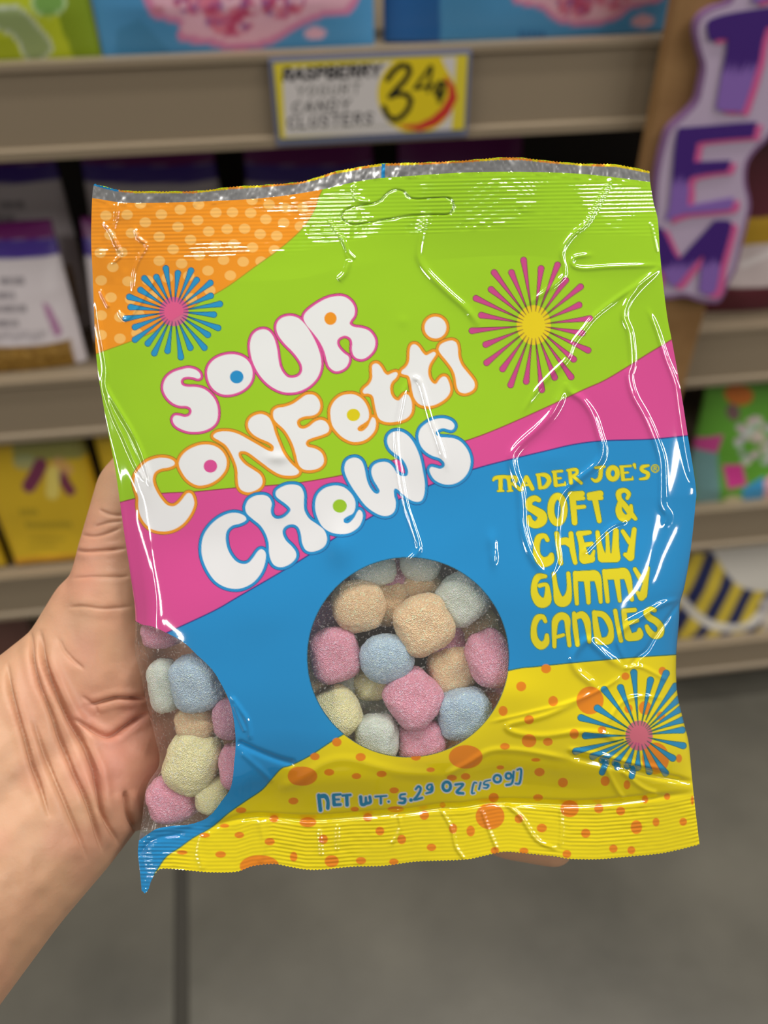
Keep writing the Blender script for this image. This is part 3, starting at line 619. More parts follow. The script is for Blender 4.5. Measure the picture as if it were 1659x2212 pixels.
for x, y in DOTS:
    x, y = 180+x/2.592, 330+y/2.592
    if sd_poly(np.array([x]), np.array([y]), og_in)[0] < 6:
        Iq = cv.near([(x, y)], 18); kk = (np.hypot((cv.X[Iq]-x)/12.4, (cv.Y[Iq]-y)/10.8)-1)*11
        kk = np.maximum(kk, sd_poly(cv.X[Iq], cv.Y[Iq], og_in)); cv.mix(Iq, kk, (250, 190, 100))
cv.stroke(B_og, (150, 140, 20), .8)
cv.stroke(B_gp, (140, 60, 50), 1.1); cv.stroke(B_pb, (40, 50, 130), 1.3); cv.stroke(B_by, (40, 110, 90), 1.2)
cv.ell(WC[0], WC[1], WR[0]+1.6, WR[1]+1.6, (40, 90, 110), 1)
YD = [(980, 1150, 3.072, [(613, 905, 33, 30), (448, 1022, 33, 32), (660, 1120, 32, 34), (1140, 955, 27, 25), (1385, 920, 25, 28), (905, 1115, 90, 92), (328, 1185, 30, 33), (500, 1243, 32, 30), (800, 1337, 30, 34), (985, 1312, 28, 26), (500, 1383, 48, 44), (625, 1390, 32, 26), (340, 1420, 32, 22), (545, 1510, 30, 12), (570, 1590, 33, 27), (725, 1660, 33, 32), (1005, 1650, 30, 33), (1150, 1675, 22, 30), (265, 1760, 32, 30), (560, 1760, 30, 22), (1160, 1170, 27, 30), (1270, 1165, 42, 46), (1375, 1220, 28, 30), (1340, 1500, 90, 105), (1495, 1500, 20, 28), (80, 1490, 112, 78), (310, 1560, 25, 14)]),
      (600, 1550, 2.765, [(353, 147, 28, 26), (222, 233, 28, 22), (495, 236, 30, 24), (825, 235, 30, 22), (148, 350, 88, 57), (307, 327, 30, 20), (470, 350, 28, 18), (620, 337, 30, 19), (913, 312, 25, 14), (1040, 360, 30, 18), (1122, 352, 28, 20), (1563, 326, 30, 24), (95, 498, 28, 20), (695, 435, 28, 18), (460, 547, 25, 14), (705, 548, 50, 18), (180, 625, 50, 30), (538, 596, 28, 25), (875, 583, 28, 28), (985, 522, 18, 16), (1290, 478, 30, 28), (1555, 478, 28, 20), (1268, 590, 86, 78), (1440, 605, 25, 26), (1577, 660, 30, 26), (272, 727, 27, 28), (610, 678, 26, 26), (740, 728, 26, 28), (1047, 663, 24, 30), (1152, 678, 25, 32), (918, 775, 28, 22), (95, 832, 22, 28), (322, 858, 42, 36), (497, 855, 30, 22), (693, 862, 28, 20), (1297, 795, 25, 22), (1470, 797, 27, 20)]),
      (1000, 1500, 3.016, [(695, 745, 60, 55), (885, 743, 30, 31), (1027, 760, 29, 28), (1187, 683, 20, 27), (1330, 665, 20, 22), (1130, 865, 37, 45), (1258, 832, 22, 28), (1435, 830, 24, 26), (800, 905, 30, 30), (980, 1005, 27, 27), (1097, 1015, 25, 26), (677, 1040, 28, 26), (490, 673, 30, 20), (1495, 690, 10, 30)]),
      (280, 1320, 3.51, [(845, 1510, 40, 22), (1095, 1575, 35, 28), (720, 1628, 35, 15), (570, 1700, 38, 18), (832, 1698, 36, 24), (1062, 1748, 38, 28), (398, 1830, 40, 17), (690, 1845, 40, 25), (985, 1935, 150, 85), (1245, 1862, 26, 36), (1240, 1440, 36, 25), (1275, 1250, 75, 70)])]
for ox, oy, sc, L_ in YD:
    for x, y, rx, ry in L_: cv.ell(ox+x/sc, oy+y/sc, rx/sc, ry/sc, (240, 140, 22))
def burst(cx_, cy_, rx, ry, ends, ray, edge, disc, er):
    for x, y in ends:
        dx, dy = x-cx_, y-cy_; L_ = math.hypot(dx, dy)
        P = [(cx_+dx*f, cy_+dy*f, r) for f, r in ((.24, .2), (.5, er*.27), (.8, er*.68), (.96, er))]
        cv.stroke(P, edge, grow=1.3)
    for x, y in ends:
        dx, dy = x-cx_, y-cy_
        cv.stroke([(cx_+dx*f, cy_+dy*f, r) for f, r in ((.36, .1), (.5, er*.22), (.8, er*.66), (.96, er))], ray)
    Iq = cv.near([(cx_-rx, cy_-ry), (cx_+rx, cy_+ry)], 3); kk = np.hypot((cv.X[Iq]-cx_)/rx, (cv.Y[Iq]-cy_)/ry)
    cv.mix(Iq, (kk-1)*rx, disc, .86)
    for x, y in ends:
        dx, dy = x-cx_, y-cy_; L_ = math.hypot(dx, dy); ux, uy = dx/L_, dy/L_; q = 1/math.hypot(ux/rx, uy/ry)
        cv.stroke([(cx_+ux*q*.68, cy_+uy*q*.68, .5), (cx_+ux*q, cy_+uy*q, 1.3)], edge)
c1 = lambda L_: lt(L_, (180, 330), 2.592)
burst(375.6, 673, 31.6, 31.6, c1([(460, 637), (530, 665), (607, 650), (640, 705), (720, 722), (722, 797), (775, 845), (740, 907), (765, 985), (705, 1025), (685, 1100), (603, 1100), (548, 1155), (470, 1118), (393, 1132), (355, 1075), (280, 1053), (280, 980), (225, 930), (255, 863), (247, 803), (312, 763), (335, 695), (405, 688)]), (34, 150, 206), (20, 80, 110), (222, 78, 152), 6.0)
c2 = lambda L_: lt(L_, (680, 330), 2.07)
burst(1153, 702, 37, 43, c2([(932, 468), (1013, 507), (1090, 490), (1128, 562), (1197, 592), (1190, 677), (1240, 740), (1205, 808), (1232, 888), (1165, 930)])+[(1237, 819), (1200, 820), (1171, 848), (1136, 829), (1101, 837), (1083, 801), (1047, 787), (1045, 746), (1014, 715), (1035, 680), (1023, 642), (1057, 622), (1064, 584), (1103, 584)], (206, 72, 140), (110, 60, 60), (246, 210, 20), 6.2)
c3 = lambda L_: lt(L_, (1220, 1420), 5.53)
burst(1380.6, 1589, 29.5, 32.5, c3([(822, 150), (1030, 245), (1225, 160), (1340, 320), (1380, 480), (1410, 600), (1435, 735), (1425, 865), (1435, 1060), (1305, 1215), (1215, 1400), (1015, 1380), (870, 1330), (740, 1310), (590, 1275), (430, 1240), (310, 1195), (100, 1130), (220, 937), (165, 712), (368, 592), (455, 362), (657, 338)]), (40, 146, 196), (30, 110, 80), (214, 72, 140), 6.8)
for P in ([(500, 1240), (445, 1375)], [(632, 1285), (626, 1315)], [(822, 1325), (800, 1420)]):
    P = [(1220+x/5.53, 1420+y/5.53) for x, y in P]; cv.stroke(P, (30, 110, 80), 7); cv.stroke(P, (40, 146, 196), 5.8)
# ---- title lettering: white bubble letters with a coloured rim
K = 3.998
TIT = [
 ('p', (330, 720), [(250, 312), (310, 300), (370, 315), (405, 345), (412, 378), (390, 392), (350, 380), (300, 375), (260, 385), (242, 415), (255, 448), (300, 462), (370, 463), (440, 480), (500, 525), (545, 590), (563, 670), (555, 750), (520, 800), (460, 835), (390, 850), (310, 848), (240, 825), (190, 790), (172, 745), (190, 712), (230, 712), (275, 722), (315, 712), (335, 680), (325, 645), (290, 628), (230, 625), (170, 600), (120, 550), (92, 490), (95, 430), (125, 375), (180, 335)]),
 ('p', (330, 720), [(470, 330), (490, 270), (540, 220), (610, 190), (690, 180), (760, 195), (815, 230), (850, 285), (862, 350), (850, 410), (815, 460), (760, 500), (690, 525), (620, 530), (560, 510), (510, 465), (480, 405)]),
 ('p', (520, 620), [(190, 365), (140, 380), (100, 420), (80, 490), (85, 570), (105, 650), (150, 740), (210, 815), (280, 870), (360, 905), (440, 912), (520, 895), (600, 850), (660, 785), (690, 710), (695, 630), (675, 545), (640, 460), (590, 370), (545, 310), (500, 270), (450, 252), (400, 252), (350, 270), (315, 310), (308, 365), (330, 425), (380, 490), (440, 550), (490, 610), (525, 670), (530, 725), (505, 765), (460, 783), (410, 780), (370, 745), (340, 690), (325, 620), (315, 540), (295, 460), (270, 410), (235, 375)]),
 ('p', (520, 620), [(840, 78), (760, 92), (680, 130), (600, 185), (555, 230), (543, 275), (570, 330), (620, 390), (680, 470), (720, 550), (745, 640), (765, 690), (810, 725), (860, 722), (910, 690), (935, 640), (930, 600), (890, 570), (845, 520), (832, 475), (850, 440), (900, 420), (945, 440), (963, 480), (960, 540), (975, 590), (1010, 618), (1060, 620), (1110, 590), (1150, 540), (1163, 480), (1150, 430), (1110, 380), (1050, 355), (980, 345), (942, 320), (950, 290), (980, 245), (985, 190), (965, 140), (925, 100), (885, 82)]),
 ('o', (280, 940), [(380, 260), (388, 235), (360, 210), (300, 195), (230, 200), (150, 230), (90, 285), (50, 350), (42, 410), (55, 470), (75, 540), (75, 620), (95, 700), (140, 770), (200, 815), (290, 832), (380, 815), (460, 765), (520, 690), (555, 610), (555, 560), (535, 510), (505, 500), (480, 520), (450, 560), (410, 600), (370, 615), (320, 600), (270, 545), (230, 480), (205, 420), (200, 370), (220, 320), (270, 290), (330, 280)]),
 ('o', (280, 940), [(425, 250), (450, 180), (510, 125), (590, 90), (660, 80), (730, 92), (790, 130), (830, 190), (838, 250), (820, 310), (770, 370), (700, 415), (620, 435), (560, 425), (500, 385), (455, 325)]),
 ('o', (440, 840), [(85, 415), (100, 385), (150, 368), (230, 370), (310, 395), (400, 445), (480, 490), (550, 530), (590, 540), (605, 520), (600, 490), (560, 460), (490, 430), (430, 395), (390, 345), (385, 290), (415, 245), (470, 220), (520, 222), (565, 250), (595, 310), (615, 380), (650, 470), (690, 560), (750, 640), (815, 700), (820, 725), (790, 745), (720, 750), (650, 735), (580, 695), (520, 650), (460, 605), (400, 560), (360, 540), (315, 540), (300, 565), (315, 605), (360, 655), (430, 700), (485, 740), (508, 790), (495, 840), (450, 875), (390, 893), (335, 880), (305, 845), (295, 790), (292, 710), (275, 640), (240, 560), (195, 490), (140, 450)]),
 ('o', (440, 840), [(600, 230), (605, 190), (640, 165), (700, 155), (770, 130), (830, 90), (880, 55), (930, 48), (970, 65), (1000, 110), (1005, 160), (985, 205), (940, 230), (870, 238), (820, 260), (805, 290), (820, 330), (860, 345), (910, 325), (960, 285), (1010, 268), (1055, 285), (1082, 330), (1075, 370), (1030, 395), (950, 420), (900, 440), (882, 470), (900, 500), (960, 515), (1010, 545), (1035, 590), (1035, 640), (1000, 680), (940, 700), (880, 700), (840, 680), (815, 640), (795, 560), (770, 480), (730, 400), (690, 345), (640, 300), (610, 265)]),
 ('o', (660, 720), [(395, 525), (320, 535), (260, 575), (220, 640), (215, 710), (230, 790), (270, 850), (330, 905), (410, 938), (490, 930), (550, 895), (595, 840), (608, 780), (600, 740), (580, 725), (565, 745), (540, 800), (500, 840), (465, 845), (447, 825), (465, 800), (505, 775), (540, 745), (548, 700), (535, 640), (500, 580), (450, 540)]),
 ('o', (660, 720), [(575, 285), (590, 265), (620, 262), (650, 290), (680, 340), (710, 360), (745, 345), (780, 335), (795, 350), (780, 385), (745, 420), (730, 470), (740, 530), (770, 570), (805, 580), (830, 555), (855, 530), (885, 530), (910, 570), (920, 630), (910, 690), (870, 735), (800, 760), (720, 768), (660, 755), (625, 720), (605, 650), (590, 570), (575, 535), (540, 520), (505, 520), (495, 500), (510, 475), (550, 440), (575, 390), (575, 330)]),
 ('o', (660, 720), [(900, 150), (915, 105), (945, 95), (975, 115), (1010, 165), (1040, 190), (1075, 175), (1110, 160), (1125, 180), (1100, 220), (1070, 270), (1058, 330), (1070, 390), (1100, 430), (1130, 435), (1155, 400), (1185, 375), (1215, 380), (1240, 430), (1250, 490), (1230, 540), (1180, 585), (1110, 620), (1040, 628), (980, 610), (940, 560), (920, 490), (905, 400), (885, 365), (850, 355), (828, 345), (835, 320), (870, 290), (895, 240)]),
 ('o', (660, 720), [(1150, 140), (1165, 100), (1205, 75), (1260, 62), (1300, 80), (1315, 130), (1320, 200), (1345, 270), (1390, 330), (1435, 385), (1460, 430), (1455, 475), (1420, 505), (1370, 518), (1325, 500), (1305, 450), (1295, 380), (1270, 310), (1220, 240), (1170, 180)]),
 ('o', (660, 660), [(1122+94*math.cos(a*.5236), 190+94*math.sin(a*.5236)) for a in range(12)]),
 ('b', (420, 1040), [(445, 335), (440, 305), (400, 280), (340, 270), (270, 285), (190, 330), (120, 400), (75, 480), (60, 580), (75, 680), (120, 780), (180, 860), (260, 910), (350, 928), (430, 915), (510, 870), (570, 800), (605, 720), (618, 640), (605, 600), (575, 585), (545, 605), (510, 655), (470, 700), (420, 713), (360, 690), (310, 630), (280, 560), (270, 480), (285, 420), (330, 380), (390, 365)]),
 ('b', (420, 1040), [(445, 200), (470, 155), (530, 122), (600, 118), (645, 140), (668, 190), (660, 240), (665, 285), (690, 315), (730, 323), (780, 305), (825, 260), (825, 230), (790, 195), (735, 155), (705, 125), (705, 85), (740, 55), (800, 30), (870, 28), (920, 50), (945, 110), (945, 180), (950, 250), (990, 320), (1060, 370), (1120, 420), (1145, 490), (1130, 550), (1080, 590), (1010, 607), (960, 590), (930, 530), (920, 460), (900, 400), (860, 372), (810, 375), (770, 405), (762, 450), (790, 510), (840, 560), (875, 610), (875, 660), (830, 710), (760, 740), (700, 730), (665, 690), (645, 620), (640, 530), (615, 450), (570, 380), (510, 330), (455, 280), (440, 235)]),
 ('b', (420, 1040), [(1215, 35), (1130, 55), (1070, 105), (1045, 170), (1045, 250), (1070, 330), (1110, 395), (1180, 440), (1270, 455), (1350, 440), (1420, 390), (1452, 320), (1450, 270), (1425, 245), (1405, 265), (1375, 320), (1330, 360), (1295, 355), (1290, 325), (1325, 300), (1370, 275), (1390, 220), (1385, 160), (1350, 100), (1290, 50)]),
 ('b', (640, 890), [(415, 490), (430, 430), (470, 400), (520, 395), (565, 425), (590, 490), (605, 570), (630, 640), (670, 695), (705, 705), (720, 680), (700, 640), (670, 590), (650, 530), (655, 480), (690, 445), (750, 430), (800, 440), (840, 480), (870, 530), (910, 553), (955, 550), (965, 510), (945, 450), (910, 400), (860, 365), (810, 320), (785, 260), (795, 205), (840, 170), (900, 168), (960, 200), (1010, 260), (1050, 340), (1075, 420), (1095, 520), (1110, 620), (1105, 710), (1080, 765), (1030, 775), (970, 750), (910, 700), (870, 665), (845, 670), (845, 720), (860, 780), (850, 850), (810, 890), (750, 897), (680, 870), (600, 810), (530, 720), (470, 630), (430, 550)]),
 ('b', (640, 890), [(1360, 140), (1365, 110), (1335, 75), (1270, 55), (1190, 65), (1120, 100), (1070, 150), (1055, 220), (1075, 290), (1120, 345), (1180, 380), (1240, 400), (1280, 440), (1275, 475), (1240, 490), (1200, 480), (1165, 475), (1150, 500), (1165, 545), (1200, 590), (1260, 620), (1330, 627), (1400, 605), (1460, 555), (1495, 490), (1505, 410), (1480, 330), (1430, 265), (1370, 230), (1300, 220), (1240, 215), (1205, 190), (1215, 160), (1265, 140), (1310, 150), (1340, 155)])]
RIM = {'p': ((224, 80, 156), (130, 60, 50), 5.0), 'o': ((240, 154, 34), (150, 100, 30), 6.0), 'b': ((34, 146, 208), (30, 60, 130), 6.0)}
sds = []
for key, org, P in TIT:
    C = catmull([(org[0]+x/K, org[1]+y/K) for x, y in P], 4, True); Iq = cv.near(C, 10); sds.append((key, Iq, sd_poly(cv.X[Iq], cv.Y[Iq], C)))
for key in 'pob':
    rim, edge, wd = RIM[key]
    for kk, Iq, sq in sds:
        if kk == key: cv.mix(Iq, sq-wd-1.3, edge)
    for kk, Iq, sq in sds:
        if kk == key: cv.mix(Iq, sq-wd, rim)
    for kk, Iq, sq in sds:
        if kk == key: cv.mix(Iq, sq, (238, 238, 240))
for x, y, rx, ry, c in ((330+725/K, 720+377/K, 14.6, 14, BLUE), (520+775/K, 620+272/K, 13.2, 13.8, ORA), (280+698/K, 940+268/K, 14.6, 14, PINK), (660+413/K, 720+705/K, 14.4, 13.4, (226, 208, 10)), (420+1255/K, 1040+212/K, 15.2, 14.4, (156, 200, 40))):
    cv.ell(x, y, rx, ry, c)
def ring(x, y, rx, ry, r, n=14): return [(x+rx*math.cos(a*6.2832/n), y+ry*math.sin(a*6.2832/n), r) for a in range(n+1)]
def text(org, sc, strokes, fill, edge, grow):
    Ps = [[(org[0]+p[0]/sc, org[1]+p[1]/sc, p[2]/sc) for p in s_] for s_ in strokes]
    Ps = [catmull(P, 5) if len(P) > 2 else P for P in Ps]
    for P in Ps: cv.stroke(P, edge, grow=grow)
    for P in Ps: cv.stroke(P, fill)
TA = [[(455, 360, 20), (420, 345, 25), (375, 370, 28), (375, 420, 30), (430, 455, 35), (480, 490, 40), (480, 540, 42), (430, 575, 30), (385, 555, 30), (370, 510, 20)], ring(617, 442, 58, 115, 29),
 [(745, 315, 28), (765, 555, 24)], [(730, 312, 24), (828, 306, 24)], [(742, 345, 24), (840, 345, 16)], [(770, 425, 18), (848, 418, 16)],
 [(893, 318, 24), (985, 306, 28)], [(890, 345, 18), (995, 342, 18)], [(938, 340, 26), (978, 540, 20)],
 [(1220, 345, 15), (1232, 305, 18), (1195, 276, 19), (1148, 295, 24), (1152, 350, 22), (1200, 410, 24), (1245, 470, 24), (1290, 522, 16)], [(1155, 390, 22), (1146, 450, 28), (1172, 505, 34), (1218, 515, 28), (1250, 465, 20), (1252, 410, 14)],
 [(530, 705, 18), (505, 670, 20), (455, 685, 27), (437, 750, 27), (442, 840, 32), (490, 895, 42), (548, 880, 38), (565, 835, 20)],
 [(610, 650, 20), (645, 905, 20)], [(630, 725, 26), (690, 715, 32), (732, 745, 28)], [(733, 650, 20), (745, 780, 24), (770, 900, 19)],
 [(800, 652, 24), (895, 640, 17)], [(805, 655, 24), (830, 760, 28), (848, 865, 44)], [(830, 752, 22), (912, 738, 17)], [(850, 872, 40), (910, 868, 32)], [(932, 800, 11), (915, 855, 22)],
 [(962, 640, 18), (980, 760, 24), (1003, 858, 38)], [(1045, 650, 15), (1052, 780, 18), (1050, 860, 26)], [(1122, 628, 24), (1118, 760, 30), (1120, 855, 40)], [(1003, 862, 36), (1120, 858, 40)],
 [(1180, 630, 17), (1240, 722, 22)], [(1280, 615, 20), (1265, 720, 24), (1245, 840, 34)], [(1245, 850, 36), (1202, 832, 18)]]
TB = [[(512, 180, 16), (450, 185, 28), (417, 250, 25), (422, 340, 33), (470, 405, 44), (525, 390, 38), (532, 300, 22), (518, 252, 17), (462, 260, 18)],
 [(585, 160, 18), (602, 280, 22), (632, 388, 42), (690, 388, 42), (718, 300, 22), (710, 155, 17)],
 [(770, 152, 20), (775, 280, 20), (785, 415, 17)], [(775, 160, 24), (830, 160, 28), (890, 160, 30), (945, 165, 34), (968, 220, 30), (980, 300, 22), (990, 400, 16)], [(800, 195, 28), (950, 190, 30)], [(868, 190, 28), (878, 300, 22), (885, 405, 18)],
 [(1020, 135, 18), (1035, 260, 20), (1050, 395, 18)], [(1028, 145, 24), (1080, 143, 28), (1140, 140, 28), (1198, 142, 32), (1228, 210, 30), (1243, 290, 22), (1260, 380, 17)], [(1060, 180, 28), (1205, 172, 30)], [(1128, 190, 26), (1143, 300, 20), (1155, 390, 16)],
 [(1285, 118, 17), (1342, 212, 22)], [(1395, 110, 19), (1380, 220, 22), (1357, 340, 34)], [(1342, 358, 32), (1310, 322, 17)],
 [(512, 568, 16), (490, 530, 20), (442, 542, 27), (413, 620, 25), (420, 720, 30), (470, 778, 34), (518, 750, 28), (525, 690, 17)],
 [(590, 785, 17), (590, 650, 22), (602, 560, 30), (650, 522, 32), (698, 550, 28), (706, 650, 20), (720, 775, 17)], [(612, 702, 15), (640, 695, 15), (668, 686, 14)],
 [(760, 500, 17), (770, 620, 22), (790, 770, 19)], [(775, 530, 24), (828, 512, 30), (868, 560, 30), (885, 660, 22), (892, 745, 15)],
 [(935, 492, 20), (950, 620, 26), (972, 735, 32)], [(940, 500, 24), (1010, 512, 26), (1058, 570, 26), (1080, 650, 22), (1060, 728, 34), (980, 742, 28)],
 [(1115, 478, 18), (1140, 620, 18), (1165, 735, 18)],
 [(1190, 478, 20), (1285, 470, 18)], [(1190, 485, 22), (1202, 580, 24), (1232, 700, 36)], [(1210, 590, 18), (1308, 562, 15)], [(1240, 708, 32), (1318, 690, 36), (1325, 640, 16)],
 [(1455, 472, 18), (1420, 462, 20), (1385, 490, 26), (1412, 535, 28), (1470, 570, 28), (1508, 620, 28), (1498, 678, 32), (1450, 690, 28), (1408, 652, 24), (1388, 612, 17)]]
TJ = [[(62, 190, 9), (85, 168, 16), (170, 160, 14), (185, 185, 8)], [(125, 170, 18), (125, 265, 18)], [(102, 283, 8), (150, 281, 8)],
 [(195, 170, 16), (207, 270, 16)], [(186, 284, 7), (228, 280, 7)], [(185, 160, 12), (250, 166, 15), (255, 200, 13), (215, 225, 11)], [(240, 225, 14), (290, 268, 15)],
 [(345, 165, 15), (305, 268, 13)], [(350, 165, 18), (400, 262, 18)], [(322, 232, 9), (385, 228, 9)], [(290, 278, 6), (318, 275, 6)],
 [(452, 152, 16), (467, 252, 16)], [(438, 142, 10), (515, 146, 19), (545, 190, 20), (515, 243, 17), (460, 260, 9)],
 [(592, 125, 17), (602, 232, 17)], [(575, 117, 10), (655, 110, 11)], [(605, 175, 9), (645, 171, 9)], [(600, 237, 11), (680, 226, 11)], [(682, 205, 6), (682, 225, 8)],
 [(722, 112, 16), (734, 212, 16)], [(702, 104, 10), (775, 98, 15), (782, 132, 13), (735, 160, 11)], [(758, 160, 14), (822, 214, 13)],
 [(945, 82, 10), (1020, 72, 11)], [(993, 85, 17), (983, 168, 18), (947, 196, 15), (914, 178, 9)], ring(1095, 130, 40, 50, 21, 12),
 [(1172, 82, 16), (1184, 178, 16)], [(1160, 72, 10), (1250, 66, 9)], [(1182, 127, 9), (1225, 122, 9)], [(1176, 187, 10), (1265, 180, 10)], [(1266, 160, 5), (1264, 178, 8)],
 [(1280, 57, 15), (1288, 85, 7)], [(1402, 62, 10), (1350, 76, 17), (1348, 105, 16), (1396, 130, 17), (1388, 168, 15), (1330, 180, 9)]]
YT, GE = (232, 216, 30), (60, 128, 70)
text((1050, 990), 3.998, TJ, YT, GE, 1.2); text((1050, 990), 3.998, TA, YT, GE, 1.4); text((1050, 1200), 3.998, TB, YT, GE, 1.4)
text((1050, 990), 3.998, [ring(1460, 88, 32, 32, 5), [(1450, 72, 4), (1450, 105, 4)], [(1450, 72, 4), (1472, 76, 4), (1466, 88, 4), (1452, 90, 4)], [(1462, 90, 4), (1475, 105, 4)]], (206, 200, 50), GE, .4)
NW = [[(95, 260, 14), (107, 365, 14)], [(100, 268, 15), (140, 265, 16), (160, 300, 13), (160, 350, 13)], [(200, 262, 13), (205, 322, 13)], [(200, 256, 10), (250, 252, 9)], [(205, 290, 8), (240, 288, 8)], [(205, 328, 11), (250, 325, 11)],
 [(265, 260, 9), (322, 256, 9)], [(295, 262, 13), (298, 328, 13)], [(395, 270, 12), (402, 322, 12), (430, 318, 12), (432, 275, 9)], [(430, 318, 12), (464, 308, 11), (460, 270, 11)], [(500, 268, 7), (580, 263, 7)], [(540, 270, 9), (540, 316, 9)], [(595, 304, 8), (597, 304, 8)],
 [(715, 250, 7), (682, 256, 8), (680, 280, 8), (712, 285, 11), (705, 312, 11), (670, 312, 8)], [(755, 293, 13), (757, 293, 13)], [(790, 215, 8), (810, 195, 9), (826, 215, 9), (802, 262, 10), (780, 290, 9), (835, 277, 9)],
 [(905, 182, 8), (882, 184, 8), (870, 205, 8), (890, 220, 8), (908, 195, 9), (905, 230, 9), (865, 245, 7)], ring(1012, 195, 28, 32, 11, 10), [(1075, 182, 9), (1130, 180, 9), (1085, 235, 11), (1130, 245, 10)],
 [(1225, 170, 6), (1206, 173, 7), (1192, 240, 7), (1210, 243, 6)], [(1255, 168, 7), (1243, 215, 8)], [(1325, 150, 5), (1287, 160, 6), (1280, 180, 7), (1310, 186, 8), (1300, 205, 7), (1275, 205, 5)], ring(1375, 140, 26, 26, 9, 10),
 ring(1455, 120, 20, 20, 9, 10), [(1492, 90, 8), (1480, 170, 9), (1440, 185, 9)], [(1518, 76, 7), (1545, 76, 8), (1535, 168, 9), (1505, 175, 7)]]
text((660, 1640), 3.318, NW, (30, 140, 186), (222, 226, 232), 2.4)
cv.stroke(np.concatenate([SLOT, SLOT[:1]]), (96, 120, 30), .7)
# foil strip colours
Yt = np.interp(X.ravel(), *np.array(TOP).T); dtop = Y.ravel()-Yt
foil = np.tile(lin((150, 150, 150)), (X.size, 1))*(1+.12*vnoise(X.ravel()/30, Y.ravel()/14, 20))[:, None]
edge_c = np.where((vnoise(X.ravel()/34, Y.ravel()*0+3.3, 21) > .12)[:, None], lin((238, 150, 40)), lin((240, 212, 20)))
edge_c = np.where((X.ravel() < 256)[:, None], lin(BLUE), edge_c)
foil = np.where((dtop < 4.5)[:, None], edge_c, foil)
foil = np.where(((X.ravel() > 824) & (X.ravel() < 832))[:, None], lin(BLUE), foil)
# ---- split the front into its parts
idx = np.arange(NU*NV).reshape(NV, NU)
Q = np.stack([idx[:-1, :-1], idx[1:, :-1], idx[1:, 1:], idx[:-1, 1:]], -1).reshape(-1, 4)
fx = X.ravel()[Q].mean(1); fy = Y.ravel()[Q].mean(1)
cls = np.zeros(len(Q), int)
cls[np.hypot((fx-WC[0])/WR[0], (fy-WC[1])/WR[1]) < 1] = 1
I = np.nonzero((fx < 540) & (fy > 1300) & (fy < 1850))[0]; cls[I[sd_poly(fx[I], fy[I], SWP) < 0]] = 2
cls[strip_sd(fx, fy) < 0] = 3
I = np.nonzero((fx > 725) & (fx < 995) & (fy > 395) & (fy < 500))[0]; cls[I[sd_poly(fx[I], fy[I], SLOT) < 0]] = 4
BAG = empty('candy_bag', tuple(W(900, 1860, Z0)))
tag(BAG, 'bright green, pink, blue and yellow plastic candy bag held up by a hand', 'candy bag')
for c, (nm, mm, cc) in enumerate((('front_film', M_film, cv.C), ('round_window', M_clear, None), ('side_window', M_clear, None), ('foil_strip', M_strip, foil), ('hang_tab', M_film, cv.C))):
    q = Q[cls == c]; u, inv = np.unique(q, return_inverse=True)
    o = fast_mesh(nm, VF[u], inv.reshape(q.shape), None if cc is None else cc[u], mm, BAG)
    if c == 1: o['label'] = 'clear round window showing the candies'
    if c == 2: o['label'] = 'clear curved window at the lower left side'
    if c == 3: o['label'] = 'silver crimped strip along the top edge'
# ---- back film
bu, bv = 190, 240
PB, SB, TB_ = coons(bu, bv); Xb, Yb = PB[..., 0], PB[..., 1]
hb = 100*pillow(SB, TB_)*1.0
base_h = film_height(Xb, Yb, SB, TB_, False)-BULGE*pillow(SB, TB_)
VB = W(Xb, Yb, Z0+(hb-base_h+4.5)/MM/1000).reshape(-1, 3)
cb = Canvas(Xb, Yb, (120, 116, 116), 6)
cb.poly(np.concatenate([B_gp, [(100, 1100), (100, 300), (1600, 300)]]), GREEN); 
idb = np.arange(bu*bv).reshape(bv, bu); QB = np.stack([idb[:-1, :-1], idb[:-1, 1:], idb[1:, 1:], idb[1:, :-1]], -1).reshape(-1, 4)
bx2 = Xb.ravel()[QB].mean(1); by2 = Yb.ravel()[QB].mean(1)
side = (bx2 < 500) & (by2 > 1345) & (by2 < 1800)
M_back = print_mat('back_film', .2, .5)
for nm, sel, mm in (('back_film', ~side, M_back), ('back_window', side, M_clear)):
    q = QB[sel]; u, inv = np.unique(q, return_inverse=True)
    fast_mesh(nm, VB[u], inv.reshape(q.shape), cb.C[u] if mm is M_back else None, mm, BAG)

